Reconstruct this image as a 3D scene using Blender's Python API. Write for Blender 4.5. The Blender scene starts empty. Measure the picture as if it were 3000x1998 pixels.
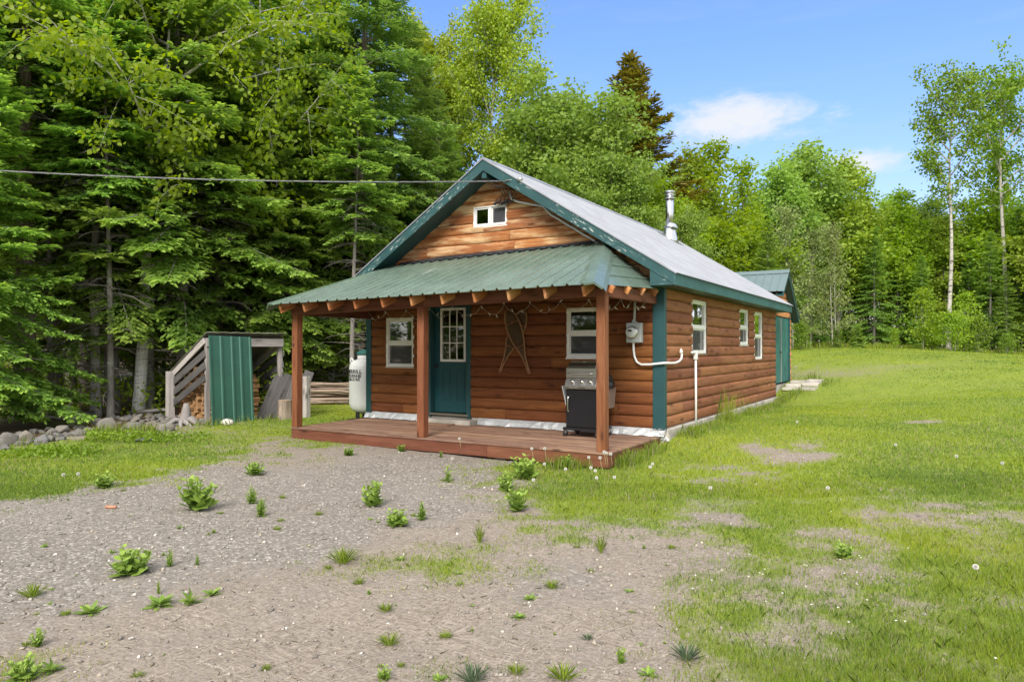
import bpy, bmesh, math, random
import numpy as np
from mathutils import Vector, Matrix, Euler

# ------------------------------------------------------------------ camera, sky, sun, exposure
SC = bpy.context.scene
COL = SC.collection
CAM = np.array([3.9521, -11.4104, 1.339]); YAW, PIT, FPX = .5414, .0101, 2087.29
cd = bpy.data.cameras.new("camera"); cam = bpy.data.objects.new("camera", cd); COL.objects.link(cam)
cam.location = CAM; cam.rotation_euler = (math.pi/2+PIT, 0, YAW)
cd.sensor_width = 36; cd.lens = 36*FPX/3000; cd.clip_end = 2000; cd.clip_start = .05
SC.camera = cam
SUN_EL, SUN_AZ = math.radians(39), math.radians(163)      # azimuth clockwise from +Y: the sun stands in front of the porch
SKY_STRENGTH, SUN_STRENGTH, EXPOSURE = .14, 2.2, 1.22
W = bpy.data.worlds.new("World"); SC.world = W; W.use_nodes = True
SC.view_settings.view_transform = 'Standard'; SC.view_settings.look = 'None'
SC.view_settings.exposure = EXPOSURE; SC.view_settings.gamma = 1; SC.view_settings.use_curve_mapping = False
sl = bpy.data.lights.new("sun", 'SUN'); sun = bpy.data.objects.new("sun", sl); COL.objects.link(sun)
sl.energy = SUN_STRENGTH; sl.angle = math.radians(24); sl.color = (1, .93, .82)
sdir = Vector((math.sin(SUN_AZ)*math.cos(SUN_EL), math.cos(SUN_AZ)*math.cos(SUN_EL), math.sin(SUN_EL)))
sun.rotation_euler = sdir.to_track_quat('Z', 'Y').to_euler()
SC.cycles.max_bounces = 9; SC.cycles.transparent_max_bounces = 12; SC.cycles.use_denoising = True
SC.cycles.diffuse_bounces = 7; SC.cycles.glossy_bounces = 3; SC.cycles.transmission_bounces = 6
SC.cycles.caustics_reflective = False; SC.cycles.caustics_refractive = False

class NT:
    """tiny node-tree helper"""
    def __init__(s, tree): s.t = tree; s.n = tree.nodes; s.l = tree.links
    def new(s, kind, **kw):
        n = s.n.new(kind)
        for k, v in kw.items(): setattr(n, k, v)
        return n
    def set(s, sock, v):
        if v is None: return
        if hasattr(v, 'is_output'): s.l.new(v, sock)
        else:
            if sock.type == 'RGBA' and not isinstance(v, (int, float)) and len(v) == 3: v = (*v, 1)
            if sock.type == 'RGBA' and isinstance(v, (int, float)): v = (v, v, v, 1)
            sock.default_value = v
    def math(s, op, a, b=None, c=None, clamp=False):
        n = s.new('ShaderNodeMath', operation=op, use_clamp=clamp)
        s.set(n.inputs[0], a); s.set(n.inputs[1], b)
        if c is not None: s.set(n.inputs[2], c)
        return n.outputs[0]
    def vmath(s, op, a, b=None):
        n = s.new('ShaderNodeVectorMath', operation=op); s.set(n.inputs[0], a); s.set(n.inputs[1], b)
        return n.outputs['Value' if op in ('DOT_PRODUCT', 'LENGTH', 'DISTANCE') else 'Vector']
    def mix(s, f, a, b, mode='MIX'):
        n = s.new('ShaderNodeMix', data_type='RGBA', blend_type=mode)
        s.set(n.inputs['Factor'], f); s.set(n.inputs['A'], a) if 0 else None
        s.set(n.inputs[6], a); s.set(n.inputs[7], b)
        return n.outputs[2]
    def noise(s, vec, scale, detail=4, rough=.55, dist=0, out='Fac'):
        n = s.new('ShaderNodeTexNoise'); s.set(n.inputs['Vector'], vec); n.inputs['Scale'].default_value = scale
        n.inputs['Detail'].default_value = detail; n.inputs['Roughness'].default_value = rough; n.inputs['Distortion'].default_value = dist
        return n.outputs[out]
    def voro(s, vec, scale, feature='F1', rand=1.0):
        n = s.new('ShaderNodeTexVoronoi', feature=feature); s.set(n.inputs['Vector'], vec); n.inputs['Scale'].default_value = scale
        n.inputs['Randomness'].default_value = rand
        return n
    def ramp(s, f, stops):
        n = s.new('ShaderNodeValToRGB'); s.set(n.inputs[0], f); e = n.color_ramp.elements
        while len(e) < len(stops): e.new(.5)
        for i, (p, c) in enumerate(stops):
            e[i].position = p; e[i].color = (*c, 1) if not isinstance(c, (int, float)) else (c, c, c, 1)
        return n.outputs[0]
    def mapr(s, v, a, b, c=0., d=1., smooth=True):
        n = s.new('ShaderNodeMapRange', interpolation_type='SMOOTHSTEP' if smooth else 'LINEAR'); s.set(n.inputs[0], v)
        for i, x in enumerate((a, b, c, d)): n.inputs[i+1].default_value = x
        return n.outputs[0]
    def attr(s, name, out='Fac'):
        return s.new('ShaderNodeAttribute', attribute_name=name).outputs[out]
    def mapping(s, vec, scale=(1, 1, 1), loc=None):
        n = s.new('ShaderNodeMapping'); s.set(n.inputs['Vector'], vec); n.inputs['Scale'].default_value = scale
        if loc is not None: s.set(n.inputs['Location'], loc)
        return n.outputs[0]
    def coord(s, out='Object'): return s.new('ShaderNodeTexCoord').outputs[out]
    def bump(s, h, strength=.5, dist=.01):
        n = s.new('ShaderNodeBump'); s.set(n.inputs['Height'], h); n.inputs['Strength'].default_value = strength
        n.inputs['Distance'].default_value = dist
        return n.outputs[0]
    def comb(s, x, y, z):
        n = s.new('ShaderNodeCombineXYZ'); s.set(n.inputs[0], x); s.set(n.inputs[1], y); s.set(n.inputs[2], z); return n.outputs[0]
    def sep(s, v):
        n = s.new('ShaderNodeSeparateXYZ'); s.set(n.inputs[0], v); return n.outputs
    def hsv(s, c, h=.5, sat=1., v=1.):
        n = s.new('ShaderNodeHueSaturation'); s.set(n.inputs['Color'], c); s.set(n.inputs['Hue'], h); s.set(n.inputs['Saturation'], sat); s.set(n.inputs['Value'], v)
        return n.outputs[0]

# sky: Nishita light plus two fair weather clouds set in fixed compass directions
w = NT(W.node_tree); bg = W.node_tree.nodes['Background']
sky = w.new('ShaderNodeTexSky', sky_type='NISHITA', sun_disc=False)
sky.sun_elevation = SUN_EL; sky.sun_rotation = SUN_AZ; sky.air_density = 1.0; sky.dust_density = .35; sky.ozone_density = 3.0; sky.altitude = 300
gd = w.coord('Generated')
zz_ = w.sep(gd)[2]
skyc = w.mix(w.mapr(zz_, .0, .45), w.mix(1., sky.outputs[0], (.66, .555, .60), 'MULTIPLY'), w.mix(1., sky.outputs[0], (.54, .66, .85), 'MULTIPLY'))
def cam_dir(px, py):
    F = np.array([-math.sin(YAW)*math.cos(PIT), math.cos(YAW)*math.cos(PIT), math.sin(PIT)]); R = np.array([math.cos(YAW), math.sin(YAW), 0]); U = np.cross(R, F)
    return F+(px-1500)/FPX*R-(py-999)/FPX*U
def ray_at(px, py, d): return CAM+d*cam_dir(px, py)
def ray_plane(px, py, ax, v):
    r = cam_dir(px, py); return CAM+(v-CAM[ax])/r[ax]*r
def cloud(az, el, wa, we, top_sharp, seed, amount):
    # soft flat-bottomed heap in azimuth/elevation (degrees) of the sky
    x, y, z = w.sep(gd)[:3]
    a = w.math('MULTIPLY', w.math('ARCTAN2', x, y), 57.29578)
    e = w.math('MULTIPLY', w.math('ARCSINE', z), 57.29578)
    da = w.math('DIVIDE', w.math('SUBTRACT', a, az), wa); de = w.math('DIVIDE', w.math('SUBTRACT', e, el), we)
    vec = w.comb(w.math('MULTIPLY', a, .42), w.math('MULTIPLY', e, .95), seed)
    n = w.noise(vec, .55, 7, .6, .4); n2 = w.noise(vec, 2.0, 6, .62, .3)
    de_b = w.math('MULTIPLY', w.math('MINIMUM', de, 0.), .95)
    de_t = w.math('MAXIMUM', de, 0.)
    r = w.math('SQRT', w.math('ADD', w.math('MULTIPLY', da, da), w.math('ADD', w.math('MULTIPLY', de_t, de_t), w.math('MULTIPLY', de_b, de_b))))
    v = w.math('ADD', w.math('SUBTRACT', 1.0, r), w.math('ADD', w.math('MULTIPLY', w.math('SUBTRACT', n, .5), 1.5), w.math('MULTIPLY', w.math('SUBTRACT', n2, .5), .5)))
    return w.math('MULTIPLY', w.mapr(v, .05, top_sharp), amount)
def azel(px, py):
    d = cam_dir(px, py); d = d/np.linalg.norm(d)
    return math.degrees(math.atan2(d[0], d[1])), math.degrees(math.asin(d[2]))
a1, e1 = azel(2165, 352); a2, e2 = azel(2510, 475)
c1 = cloud(a1, e1, 7.6, 2.3, .85, 3.1, .95); c2 = cloud(a2, e2, 3.8, 1.2, .85, 8.3, .9)
x_, y_, z_ = w.sep(gd)[:3]
el_ = w.math('MULTIPLY', w.math('ARCSINE', z_), 57.29578); az_ = w.math('MULTIPLY', w.math('ARCTAN2', x_, y_), 57.29578)
wisp = w.noise(w.comb(w.math('MULTIPLY', az_, .05), w.math('MULTIPLY', el_, .42), 4.), 1.0, 6, .6, .6)
wisp = w.math('MULTIPLY', w.mapr(wisp, .5, .8), w.mapr(el_, 2., 12., 0., .16))
K_ = 1/(SKY_STRENGTH*2**EXPOSURE)
CLOUD_COL = (.90*K_, .92*K_, .95*K_)
skyc = w.mix(.06, skyc, (.80*K_, .86*K_, .93*K_))
cm = w.mix(wisp, skyc, (.62*K_, .76*K_, .96*K_))
cm = w.mix(c1, cm, CLOUD_COL); cm = w.mix(c2, cm, CLOUD_COL)
# unseen bright cloud added behind and above the yard as soft white fill
vd = w.vmath('DOT_PRODUCT', gd, (-math.sin(YAW), math.cos(YAW), 0.))
dn_ = w.noise(gd, 2.2, 5, .6)
deck_ = w.math('MULTIPLY', w.mapr(w.math('ADD', vd, w.math('MULTIPLY', w.math('SUBTRACT', dn_, .5), .35)), .62, .30), w.mapr(z_, -.02, .05))
cm = w.mix(w.math('MULTIPLY', deck_, .85), cm, (1.75*K_, 1.75*K_, 1.74*K_))
w.set(bg.inputs[0], cm); bg.inputs[1].default_value = SKY_STRENGTH

# ------------------------------------------------------------------ object helpers
def tag(o, label=None, cat=None, group=None, kind=None):
    if label: o['label'] = label
    if cat: o['category'] = cat
    if group: o['group'] = group
    if kind: o['kind'] = kind
    return o
def empty(name, loc=(0, 0, 0), rz=0, label=None, cat=None, group=None):
    o = bpy.data.objects.new(name, None); COL.objects.link(o); o.location = loc; o.rotation_euler = (0, 0, rz)
    o.empty_display_size = .1
    return tag(o, label, cat, group)
def copy_tree(o, parent=None):
    c = o.copy(); COL.objects.link(c); c.parent = parent
    for ch in list(o.children): copy_tree(ch, c)
    return c

class MB:
    """collects quads with uv (metres, u along the grain) and a random id per piece"""
    def __init__(s): s.v = []; s.f = []; s.uv = []; s.b = []; s.sm = []
    def face(s, pts, uvs=None, bid=0., smooth=False):
        i = len(s.v); s.v += [tuple(p) for p in pts]; s.f.append(tuple(range(i, i+len(pts))))
        s.uv += list(uvs) if uvs is not None else [(p[0], p[2]) for p in pts]; s.b += [bid]*len(pts); s.sm.append(smooth)
    def mesh(s, verts, faces, uv=None, bid=0., smooth=True):
        i = len(s.v); s.v += [tuple(p) for p in verts]
        for f in faces:
            s.f.append(tuple(i+k for k in f)); s.sm.append(smooth)
            for k in f:
                s.uv.append(uv[k] if uv is not None else (verts[k][0], verts[k][2])); s.b.append(bid)
    def box(s, lo, hi, M=None, bid=None, rnd=random):
        lo = Vector(lo); hi = Vector(hi); bid = rnd.random() if bid is None else bid
        d = hi-lo; ax = max(range(3), key=lambda k: abs(d[k])); oth = [k for k in range(3) if k != ax]
        c = [Vector((lo[0] if not i & 1 else hi[0], lo[1] if not i & 2 else hi[1], lo[2] if not i & 4 else hi[2])) for i in range(8)]
        for q in ((0, 2, 3, 1), (4, 5, 7, 6), (0, 1, 5, 4), (2, 6, 7, 3), (0, 4, 6, 2), (1, 3, 7, 5)):
            P = [c[k] for k in q]
            uv = [(p[ax], p[oth[0]]+p[oth[1]]) for p in P]
            s.face([M @ p for p in P] if M else P, uv, bid)
    def bar(s, a, b, w, h, up=(0, 0, 1), bid=None):
        a = Vector(a); b = Vector(b); d = b-a; L = d.length; x = d.normalized(); u = Vector(up)
        y = u.cross(x); y = y.normalized() if y.length > 1e-5 else Vector((1, 0, 0)); z = x.cross(y)
        M = Matrix.Translation(a) @ Matrix((x, y, z)).transposed().to_4x4()
        s.box((0, -w/2, -h/2), (L, w/2, h/2), M, bid)
    def prism(s, poly, a, b, axis=1, bid=0.):
        """extrude a 2D polygon along axis from a to b (axis 1: poly is x,z; axis 0: y,z; axis 2: x,y)"""
        def P(p, t): return (p[0], t, p[1]) if axis == 1 else ((t, p[0], p[1]) if axis == 0 else (p[0], p[1], t))
        n = len(poly)
        s.face([P(p, a) for p in poly], [p for p in poly], bid); s.face([P(p, b) for p in reversed(poly)], [p for p in reversed(poly)], bid)
        for i in range(n):
            p, q = poly[i], poly[(i+1) % n]; l = math.hypot(q[0]-p[0], q[1]-p[1])
            s.face([P(q, a), P(p, a), P(p, b), P(q, b)], [(a, l), (a, 0), (b, 0), (b, l)], bid)
    def tube(s, pts, r, n=8, bid=0., cap=True):
        pts = [Vector(p) for p in pts]; m = len(pts); rr = r if isinstance(r, (list, tuple)) else [r]*m
        vs = []; uv = []; L = 0; prev = None
        for i, p in enumerate(pts):
            t = (pts[min(i+1, m-1)]-pts[max(i-1, 0)]).normalized()
            if prev is None:
                x = t.orthogonal().normalized()
            else:
                x = prev-t*prev.dot(t); x = x.normalized() if x.length > 1e-6 else t.orthogonal().normalized()
            prev = x; y = t.cross(x)
            if i: L += (p-pts[i-1]).length
            for k in range(n):
                a = 2*math.pi*k/n; vs.append(p+(x*math.cos(a)+y*math.sin(a))*rr[i]); uv.append((L, a*rr[i]))
        fs = [(i*n+k, i*n+(k+1) % n, (i+1)*n+(k+1) % n, (i+1)*n+k) for i in range(m-1) for k in range(n)]
        if cap: fs += [tuple(range(n-1, -1, -1)), tuple((m-1)*n+k for k in range(n))]
        s.mesh(vs, fs, uv, bid)
    def lathe(s, prof, c=(0, 0, 0), n=24, M=None, bid=0.):
        vs = []; uv = []; m = len(prof)
        for r, z in prof:
            for k in range(n):
                a = 2*math.pi*k/n; p = Vector((c[0]+r*math.cos(a), c[1]+r*math.sin(a), c[2]+z)); vs.append(M @ p if M else p); uv.append((a*.3, z))
        fs = [(i*n+k, i*n+(k+1) % n, (i+1)*n+(k+1) % n, (i+1)*n+k) for i in range(m-1) for k in range(n)]
        fs += [tuple(range(n-1, -1, -1)), tuple((m-1)*n+k for k in range(n))]
        s.mesh(vs, fs, uv, bid)
    def build(s, name, mat, parent=None, bevel=0, loc=None):
        me = bpy.data.meshes.new(name); me.from_pydata(s.v, [], s.f)
        me.uv_layers.new(name='UVMap').data.foreach_set('uv', np.array(s.uv, np.float32).ravel())
        me.attributes.new('bid', 'FLOAT', 'CORNER').data.foreach_set('value', np.array(s.b, np.float32))
        me.polygons.foreach_set('use_smooth', np.array(s.sm, bool)); me.materials.append(mat); me.update()
        o = bpy.data.objects.new(name, me); COL.objects.link(o)
        if parent: o.parent = parent
        if loc: o.location = loc
        if bevel:
            b = o.modifiers.new('bevel', 'BEVEL'); b.width = bevel; b.segments = 1; b.limit_method = 'ANGLE'; b.angle_limit = math.radians(40)
            # weld first so that the bevel sees shared edges
            bm = bmesh.new(); bm.from_mesh(me); bmesh.ops.remove_doubles(bm, verts=bm.verts, dist=1e-5); bm.to_mesh(me); bm.free()
        return o
def sharp_smooth(o, ang=35):
    pass

# ------------------------------------------------------------------ materials
def mat(name):
    m = bpy.data.materials.new(name); m.use_nodes = True; t = NT(m.node_tree); b = m.node_tree.nodes['Principled BSDF']
    return m, t, b
def wood(name, light, dark, knot, wear=None, wear_amt=0., rough=.75, scale=1., vary=.35):
    """planks: grain along u, knots, a tone per board; wear = bleached streaks"""
    m, t, b = mat(name); uv = t.new('ShaderNodeUVMap').outputs[0]; bid = t.attr('bid')
    off = t.comb(t.math('MULTIPLY', bid, 37.), t.math('MULTIPLY', bid, 91.), t.math('MULTIPLY', bid, 13.))
    p = t.vmath('ADD', uv, off)
    warp = t.noise(t.mapping(p, (1.2, 5, 1)), 1.0*scale, 2); 
    kv = t.voro(t.mapping(p, (2.1, 7.5, 1)), 1.0*scale); kd = kv.outputs['Distance']
    kr = t.sep(kv.outputs['Color'])[0]
    kmask = t.math('MULTIPLY', t.mapr(kd, .20, .08), t.math('GREATER_THAN', kr, .36))
    halo = t.math('MULTIPLY', t.mapr(kd, .42, .12), t.math('GREATER_THAN', kr, .36))
    g1 = t.noise(t.comb(t.math('MULTIPLY', t.sep(p)[0], 1.3), t.math('ADD', t.math('MULTIPLY', t.sep(p)[1], 26.), t.math('MULTIPLY', t.math('ADD', warp, t.math('MULTIPLY', halo, .8)), 5.0)), 0.), 1.0*scale, 5, .6)
    g2 = t.noise(t.mapping(p, (3, 110, 1)), 1.0*scale, 3, .6)
    g = t.math('ADD', t.math('MULTIPLY', g1, .75), t.math('MULTIPLY', g2, .3))
    c = t.ramp(g, [(.36, dark), (.50, tuple((a+d)/2 for a, d in zip(light, dark))), (.64, light)])
    if wear:
        wn = t.noise(t.mapping(p, (.9, 5.5, 1)), 1.3*scale, 5, .65)
        c = t.mix(t.math('MULTIPLY', t.mapr(wn, .45, .66), wear_amt), c, wear)
    c = t.mix(t.math('MULTIPLY', halo, .45), c, tuple(x*.65 for x in dark))
    ring = t.math('MULTIPLY_ADD', t.math('SINE', t.math('MULTIPLY', kd, 75.)), .5, .5)
    c = t.mix(kmask, c, t.mix(ring, knot, tuple(x*.6 for x in dark)))
    wv = t.math('ADD', 1-vary/2, t.math('MULTIPLY', bid, vary))
    c = t.hsv(c, t.math('MULTIPLY_ADD', bid, .014, .493), 1., wv)
    big = t.noise(uv, .8, 3)
    c = t.mix(t.mapr(big, .45, .75, 0., .22), c, tuple(x*.6 for x in dark))
    t.set(b.inputs['Base Color'], c); b.inputs['Roughness'].default_value = rough; b.inputs['Specular IOR Level'].default_value = .3
    t.set(b.inputs['Normal'], t.bump(g, .35, .004))
    return m
def paint(name, col, rough=.5, chip=None, chip_amt=0., spec=.4, var=.12, metal=0.):
    m, t, b = mat(name); o = t.coord()
    n = t.noise(o, 2.2, 5, .6); n2 = t.noise(o, 26, 3, .6)
    c = t.mix(t.mapr(n, .3, .7), tuple(x*(1-var) for x in col), tuple(min(1, x*(1+var)) for x in col))
    c = t.mix(t.mapr(n2, .45, .75, 0, .25), c, tuple(x*.7 for x in col))
    if chip:
        uv = t.new('ShaderNodeUVMap').outputs[0]
        cn = t.noise(t.mapping(uv, (4, 15, 1)), 1.6, 6, .7); cb = t.noise(o, 1.1, 2)
        k = t.math('MULTIPLY', t.mapr(cn, .56, .61), t.mapr(cb, .38, .58))
        c = t.mix(t.math('MULTIPLY', k, chip_amt), c, chip)
    t.set(b.inputs['Base Color'], c); t.set(b.inputs['Roughness'], t.mapr(n2, .3, .7, rough*.85, min(1, rough*1.15)))
    b.inputs['Specular IOR Level'].default_value = spec; b.inputs['Metallic'].default_value = metal
    t.set(b.inputs['Normal'], t.bump(n2, .08, .003))
    return m
M = {}
M['front_log'] = wood('front_log', (.215, .076, .023), (.112, .034, .011), (.03, .012, .006), vary=.45)  # red brown stain, with some of the porch shade put into its colour
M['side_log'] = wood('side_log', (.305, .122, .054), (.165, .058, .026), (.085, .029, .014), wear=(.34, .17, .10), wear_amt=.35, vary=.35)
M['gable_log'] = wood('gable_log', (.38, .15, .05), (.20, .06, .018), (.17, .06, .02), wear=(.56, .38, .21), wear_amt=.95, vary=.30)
M['shed_log'] = wood('shed_log', (.60, .27, .11), (.44, .16, .06), (.3, .1, .04), wear=(.60, .36, .20), wear_amt=.4, vary=.3)
M['deck_wood'] = wood('deck_wood', (.265, .155, .105), (.15, .08, .053), (.08, .042, .03), wear=(.32, .225, .17), wear_amt=.55, vary=.5)
M['fascia_wood'] = wood('fascia_wood', (.165, .060, .031), (.098, .034, .018), (.05, .022, .012), wear=(.21, .092, .055), wear_amt=.4, vary=.25)
M['post_wood'] = wood('post_wood', (.205, .074, .032), (.13, .040, .017), (.07, .024, .011), wear=(.27, .115, .06), wear_amt=.4, vary=.2)
M['rafter_wood'] = wood('rafter_wood', (.50, .22, .08), (.33, .11, .035), (.18, .06, .02), wear=(.62, .40, .22), wear_amt=.5, vary=.3)
M['grey_wood'] = wood('grey_wood', (.40, .37, .355), (.22, .20, .195), (.09, .075, .07), wear=(.40, .37, .36), wear_amt=.5, vary=.5, rough=.9)
M['dark_grey_wood'] = wood('dark_grey_wood', (.115, .108, .108), (.060, .056, .056), (.05, .045, .04), vary=.4, rough=.9)
M['inside_wood'] = wood('inside_wood', (.22, .15, .10), (.13, .075, .05), (.07, .04, .02), vary=.4, rough=.9)
M['green_trim'] = paint('green_trim', (.020, .070, .075), .5, (.50, .52, .50), .85)
M['green_trim_clean'] = paint('green_trim_clean', (.018, .066, .073), .45)
M['green_eave'] = paint('green_eave', (.036, .115, .118), .55, var=.2)
M['green_door'] = paint('green_door', (.013, .068, .080), .42, var=.06)
M['green_metal'] = paint('green_metal', (.115, .165, .132), .25, spec=.65, var=.14)
M['green_panel'] = paint('green_panel', (.040, .125, .095), .45, spec=.5, var=.08)
M['shed_metal'] = paint('shed_metal', (.115, .165, .17), .4, spec=.6, var=.06)
M['shed_door'] = paint('shed_door', (.028, .145, .130), .6, var=.25)
M['white_metal_roof'] = paint('white_metal_roof', (.255, .27, .305), .5, spec=.3, var=.13)
M['white_vinyl'] = paint('white_vinyl', (.78, .78, .76), .4, var=.03)
M['white_paint'] = paint('white_paint', (.74, .75, .76), .38, var=.04)
M['concrete'] = paint('concrete', (.42, .39, .35), .95, var=.3, spec=.15)
M['grey_plastic'] = paint('grey_plastic', (.42, .45, .46), .5, var=.05)
M['pale_plastic'] = paint('pale_plastic', (.62, .64, .64), .45, var=.05)
M['black_plastic'] = paint('black_plastic', (.012, .012, .014), .4, var=.1)
M['black_steel'] = paint('black_steel', (.010, .010, .013), .38, var=.1, spec=.4)
M['steel'] = paint('steel', (.50, .49, .46), .33, metal=1., var=.05)
M['shelf_steel'] = paint('shelf_steel', (.34, .27, .24), .45, metal=.6, var=.1)
M['chrome'] = paint('chrome', (.75, .75, .75), .14, metal=1., var=.03)
M['flue_steel'] = paint('flue_steel', (.56, .57, .60), .24, metal=1., var=.08)
M['foil'] = paint('foil', (.55, .57, .60), .42, metal=.35, var=.15)
M['black_flash'] = paint('black_flash', (.02, .021, .027), .6, var=.3)
M['cable_metal'] = paint('cable_metal', (.20, .20, .22), .4, metal=.4, var=.1)
M['cable_black'] = paint('cable_black', (.025, .025, .03), .5)
M['rubber'] = paint('rubber', (.02, .02, .022), .7)
M['bulb'] = paint('bulb', (.85, .85, .82), .2, spec=.6)
M['wire'] = paint('wire', (.42, .40, .36), .5)
M['ink'] = paint('ink', (.012, .012, .012), .6)
M['dark_room'] = paint('dark_room', (.02, .018, .015), .9)
M['room_wall'] = paint('room_wall', (.30, .20, .12), .9)
M['blind'] = paint('blind', (.25, .26, .20), .6, var=.04)
M['rawhide'] = paint('rawhide', (.13, .085, .045), .7, var=.2)
M['snowshoe_wood'] = wood('snowshoe_wood', (.36, .205, .10), (.24, .125, .055), (.2, .1, .04), vary=.2)
M['copper_bit'] = paint('copper_bit', (.42, .20, .12), .6)
def glass_mat(name, refl, tint):
    m, t, b = mat(name); m.node_tree.nodes.remove(b); out = m.node_tree.nodes['Material Output']
    tr = t.new('ShaderNodeBsdfTransparent'); tr.inputs[0].default_value = (*tint, 1)
    gl = t.new('ShaderNodeBsdfGlossy'); gl.inputs['Roughness'].default_value = .02
    fr = t.new('ShaderNodeFresnel'); fr.inputs[0].default_value = 1.5
    mx = t.new('ShaderNodeMixShader'); t.set(mx.inputs[0], t.math('ADD', fr.outputs[0], refl, clamp=True)); t.l.new(tr.outputs[0], mx.inputs[1]); t.l.new(gl.outputs[0], mx.inputs[2])
    t.l.new(mx.outputs[0], out.inputs[0]); return m
M['glass'] = glass_mat('glass', .03, (.75, .82, .78))
M['screen'] = None
def screen_mat():
    m, t, b = mat('screen'); m.node_tree.nodes.remove(b); out = m.node_tree.nodes['Material Output']
    tr = t.new('ShaderNodeBsdfTransparent'); df = t.new('ShaderNodeBsdfDiffuse'); df.inputs[0].default_value = (.10, .10, .115, 1)
    mx = t.new('ShaderNodeMixShader'); mx.inputs[0].default_value = .58; t.l.new(tr.outputs[0], mx.inputs[1]); t.l.new(df.outputs[0], mx.inputs[2])
    t.l.new(mx.outputs[0], out.inputs[0]); return m
M['screen'] = screen_mat()
# ------------------------------------------------------------------ the cabin
ROW = .197; CW, CL = 6.445, 9.3; RX, RZ = -CW/2, 4.82; EX, EZ = .377, 2.546; SL = (RZ-EZ)/(EX-RX); OV = .5
rnd = random.Random(7)
def roof_z(x): return RZ-SL*abs(x-RX)
def siding(mb, O, u, n, x0, x1, z0, rows, openings=(), clip=None, bulge=.036, rowh=ROW, seed=1):
    """rows of rounded log siding on a wall: O origin, u along, n outward; openings (xa, xb, za, zb) are left out"""
    r = random.Random(seed); O = Vector(O); u = Vector(u); n = Vector(n); up = Vector((0, 0, 1))
    fr = [0, .018, .035, .08, .17, .30, .5, .70, .83, .92, .965, .982, 1.]
    for i in range(rows):
        zb = z0+i*rowh
        joints = [x0]; x = x0+r.uniform(.5, 2.4)
        while x < x1-.4: joints.append(x); x += r.uniform(1.3, 3.4)
        joints.append(x1); lean = r.uniform(.85, 1.12)
        zs = sorted({zb+f*rowh for f in fr} | {z for o in openings for z in o[2:] if zb < z < zb+rowh})
        for ja, jb in zip(joints, joints[1:]):
            bid = r.random()
            xs = sorted({ja, jb} | {x for o in openings for x in o[:2] if ja < x < jb})
            if clip:
                k = max(1, int((jb-ja)/.12)); xs = sorted(set(xs) | {ja+(jb-ja)*q/k for q in range(k)})
            dd = r.uniform(-.003, .003); gap = .0025
            for xa, xb in zip(xs, xs[1:]):
                for za, zc in zip(zs, zs[1:]):
                    xm, zm = (xa+xb)/2, (za+zc)/2
                    if any(o[0] < xm < o[1] and o[2] < zm < o[3] for o in openings): continue
                    A, B = (xa+gap if xa == ja else xa), (xb-gap if xb == jb else xb)
                    q = []
                    for (X, Z) in ((A, za), (B, za), (B, zc), (A, zc)):
                        f = (Z-zb)/rowh
                        if clip: X = min(max(X, clip(Z)[0]), clip(Z)[1])
                        d = (bulge*lean*(max(0, 1-abs(2*f-1)**3.0))**.62+dd if .01 < f < .99 else -.022) if bulge else 0
                        q.append((O+u*X+up*Z+n*d, (X, Z)))
                    if clip and abs(q[0][1][0]-q[1][1][0])+abs(q[3][1][0]-q[2][1][0]) < 1e-4: continue
                    mb.face([p for p, _ in q], [c for _, c in q], bid)
def wall_frame(O, u, n):
    u = Vector(u); n = Vector(n); m = Matrix((u, n, Vector((0, 0, 1)))).transposed().to_4x4(); m.translation = Vector(O); return m
def window(parent, Mx, w_, h_, split='h', blind=True, name='window', fw=.052):
    f = MB(); p0, p1 = -.07, .024
    f.box((0, p0, 0), (fw, p1, h_), Mx); f.box((w_-fw, p0, 0), (w_, p1, h_), Mx)
    f.box((fw, p0, 0), (w_-fw, p1, fw*1.05), Mx); f.box((fw, p0, h_-fw), (w_-fw, p1, h_), Mx)
    f.box((-.012, .0, -.018), (w_+.012, p1+.012, .003), Mx)
    s = .028
    if split == 'h':
        hm = h_*.49; f.box((fw, -.05, hm-.026), (w_-fw, .014, hm+.026), Mx)
        cells = [(fw, w_-fw, fw, hm-.026, -.026), (fw, w_-fw, hm+.026, h_-fw, -.008)]
    else:
        xm = w_*.5; f.box((xm-.026, -.05, fw), (xm+.026, .014, h_-fw), Mx)
        cells = [(fw, xm-.026, fw, h_-fw, -.008), (xm+.026, w_-fw, fw, h_-fw, -.026)]
    for xa, xb, za, zb, y in cells:          # sash members round each pane
        f.box((xa, y-.02, za), (xa+s, y+.012, zb), Mx); f.box((xb-s, y-.02, za), (xb, y+.012, zb), Mx)
        f.box((xa+s, y-.02, za), (xb-s, y+.012, za+s), Mx); f.box((xa+s, y-.02, zb-s), (xb-s, y+.012, zb), Mx)
    fr = f.build(name, M['white_vinyl'], parent, .003)
    for xa, xb, za, zb, y in cells:
        g = MB(); g.box((xa+s-.004, y-.009, za+s-.004), (xb-s+.004, y-.004, zb-s+.004), Mx); g.build('pane', M['glass'], fr)
    xa, xb, za, zb, y = cells[0] if split == 'h' else cells[1]
    g = MB(); q = [Mx @ Vector(p) for p in ((xa+s, .003, za+s), (xb-s, .003, za+s), (xb-s, .003, zb-s), (xa+s, .003, zb-s))]; g.face(q); g.build('insect_screen', M['screen'], fr)
    if blind:
        b = MB(); z = fw+.01
        while z < h_-fw:
            T = Mx @ Matrix.Translation((0, -.10, z)) @ Matrix.Rotation(math.radians(28), 4, 'X')
            b.box((fw*.7, -.0125, -.0006), (w_-fw*.7, .0125, .0006), T); z += .0235
        b.build('blind', M['blind'], fr)
    return fr

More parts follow.
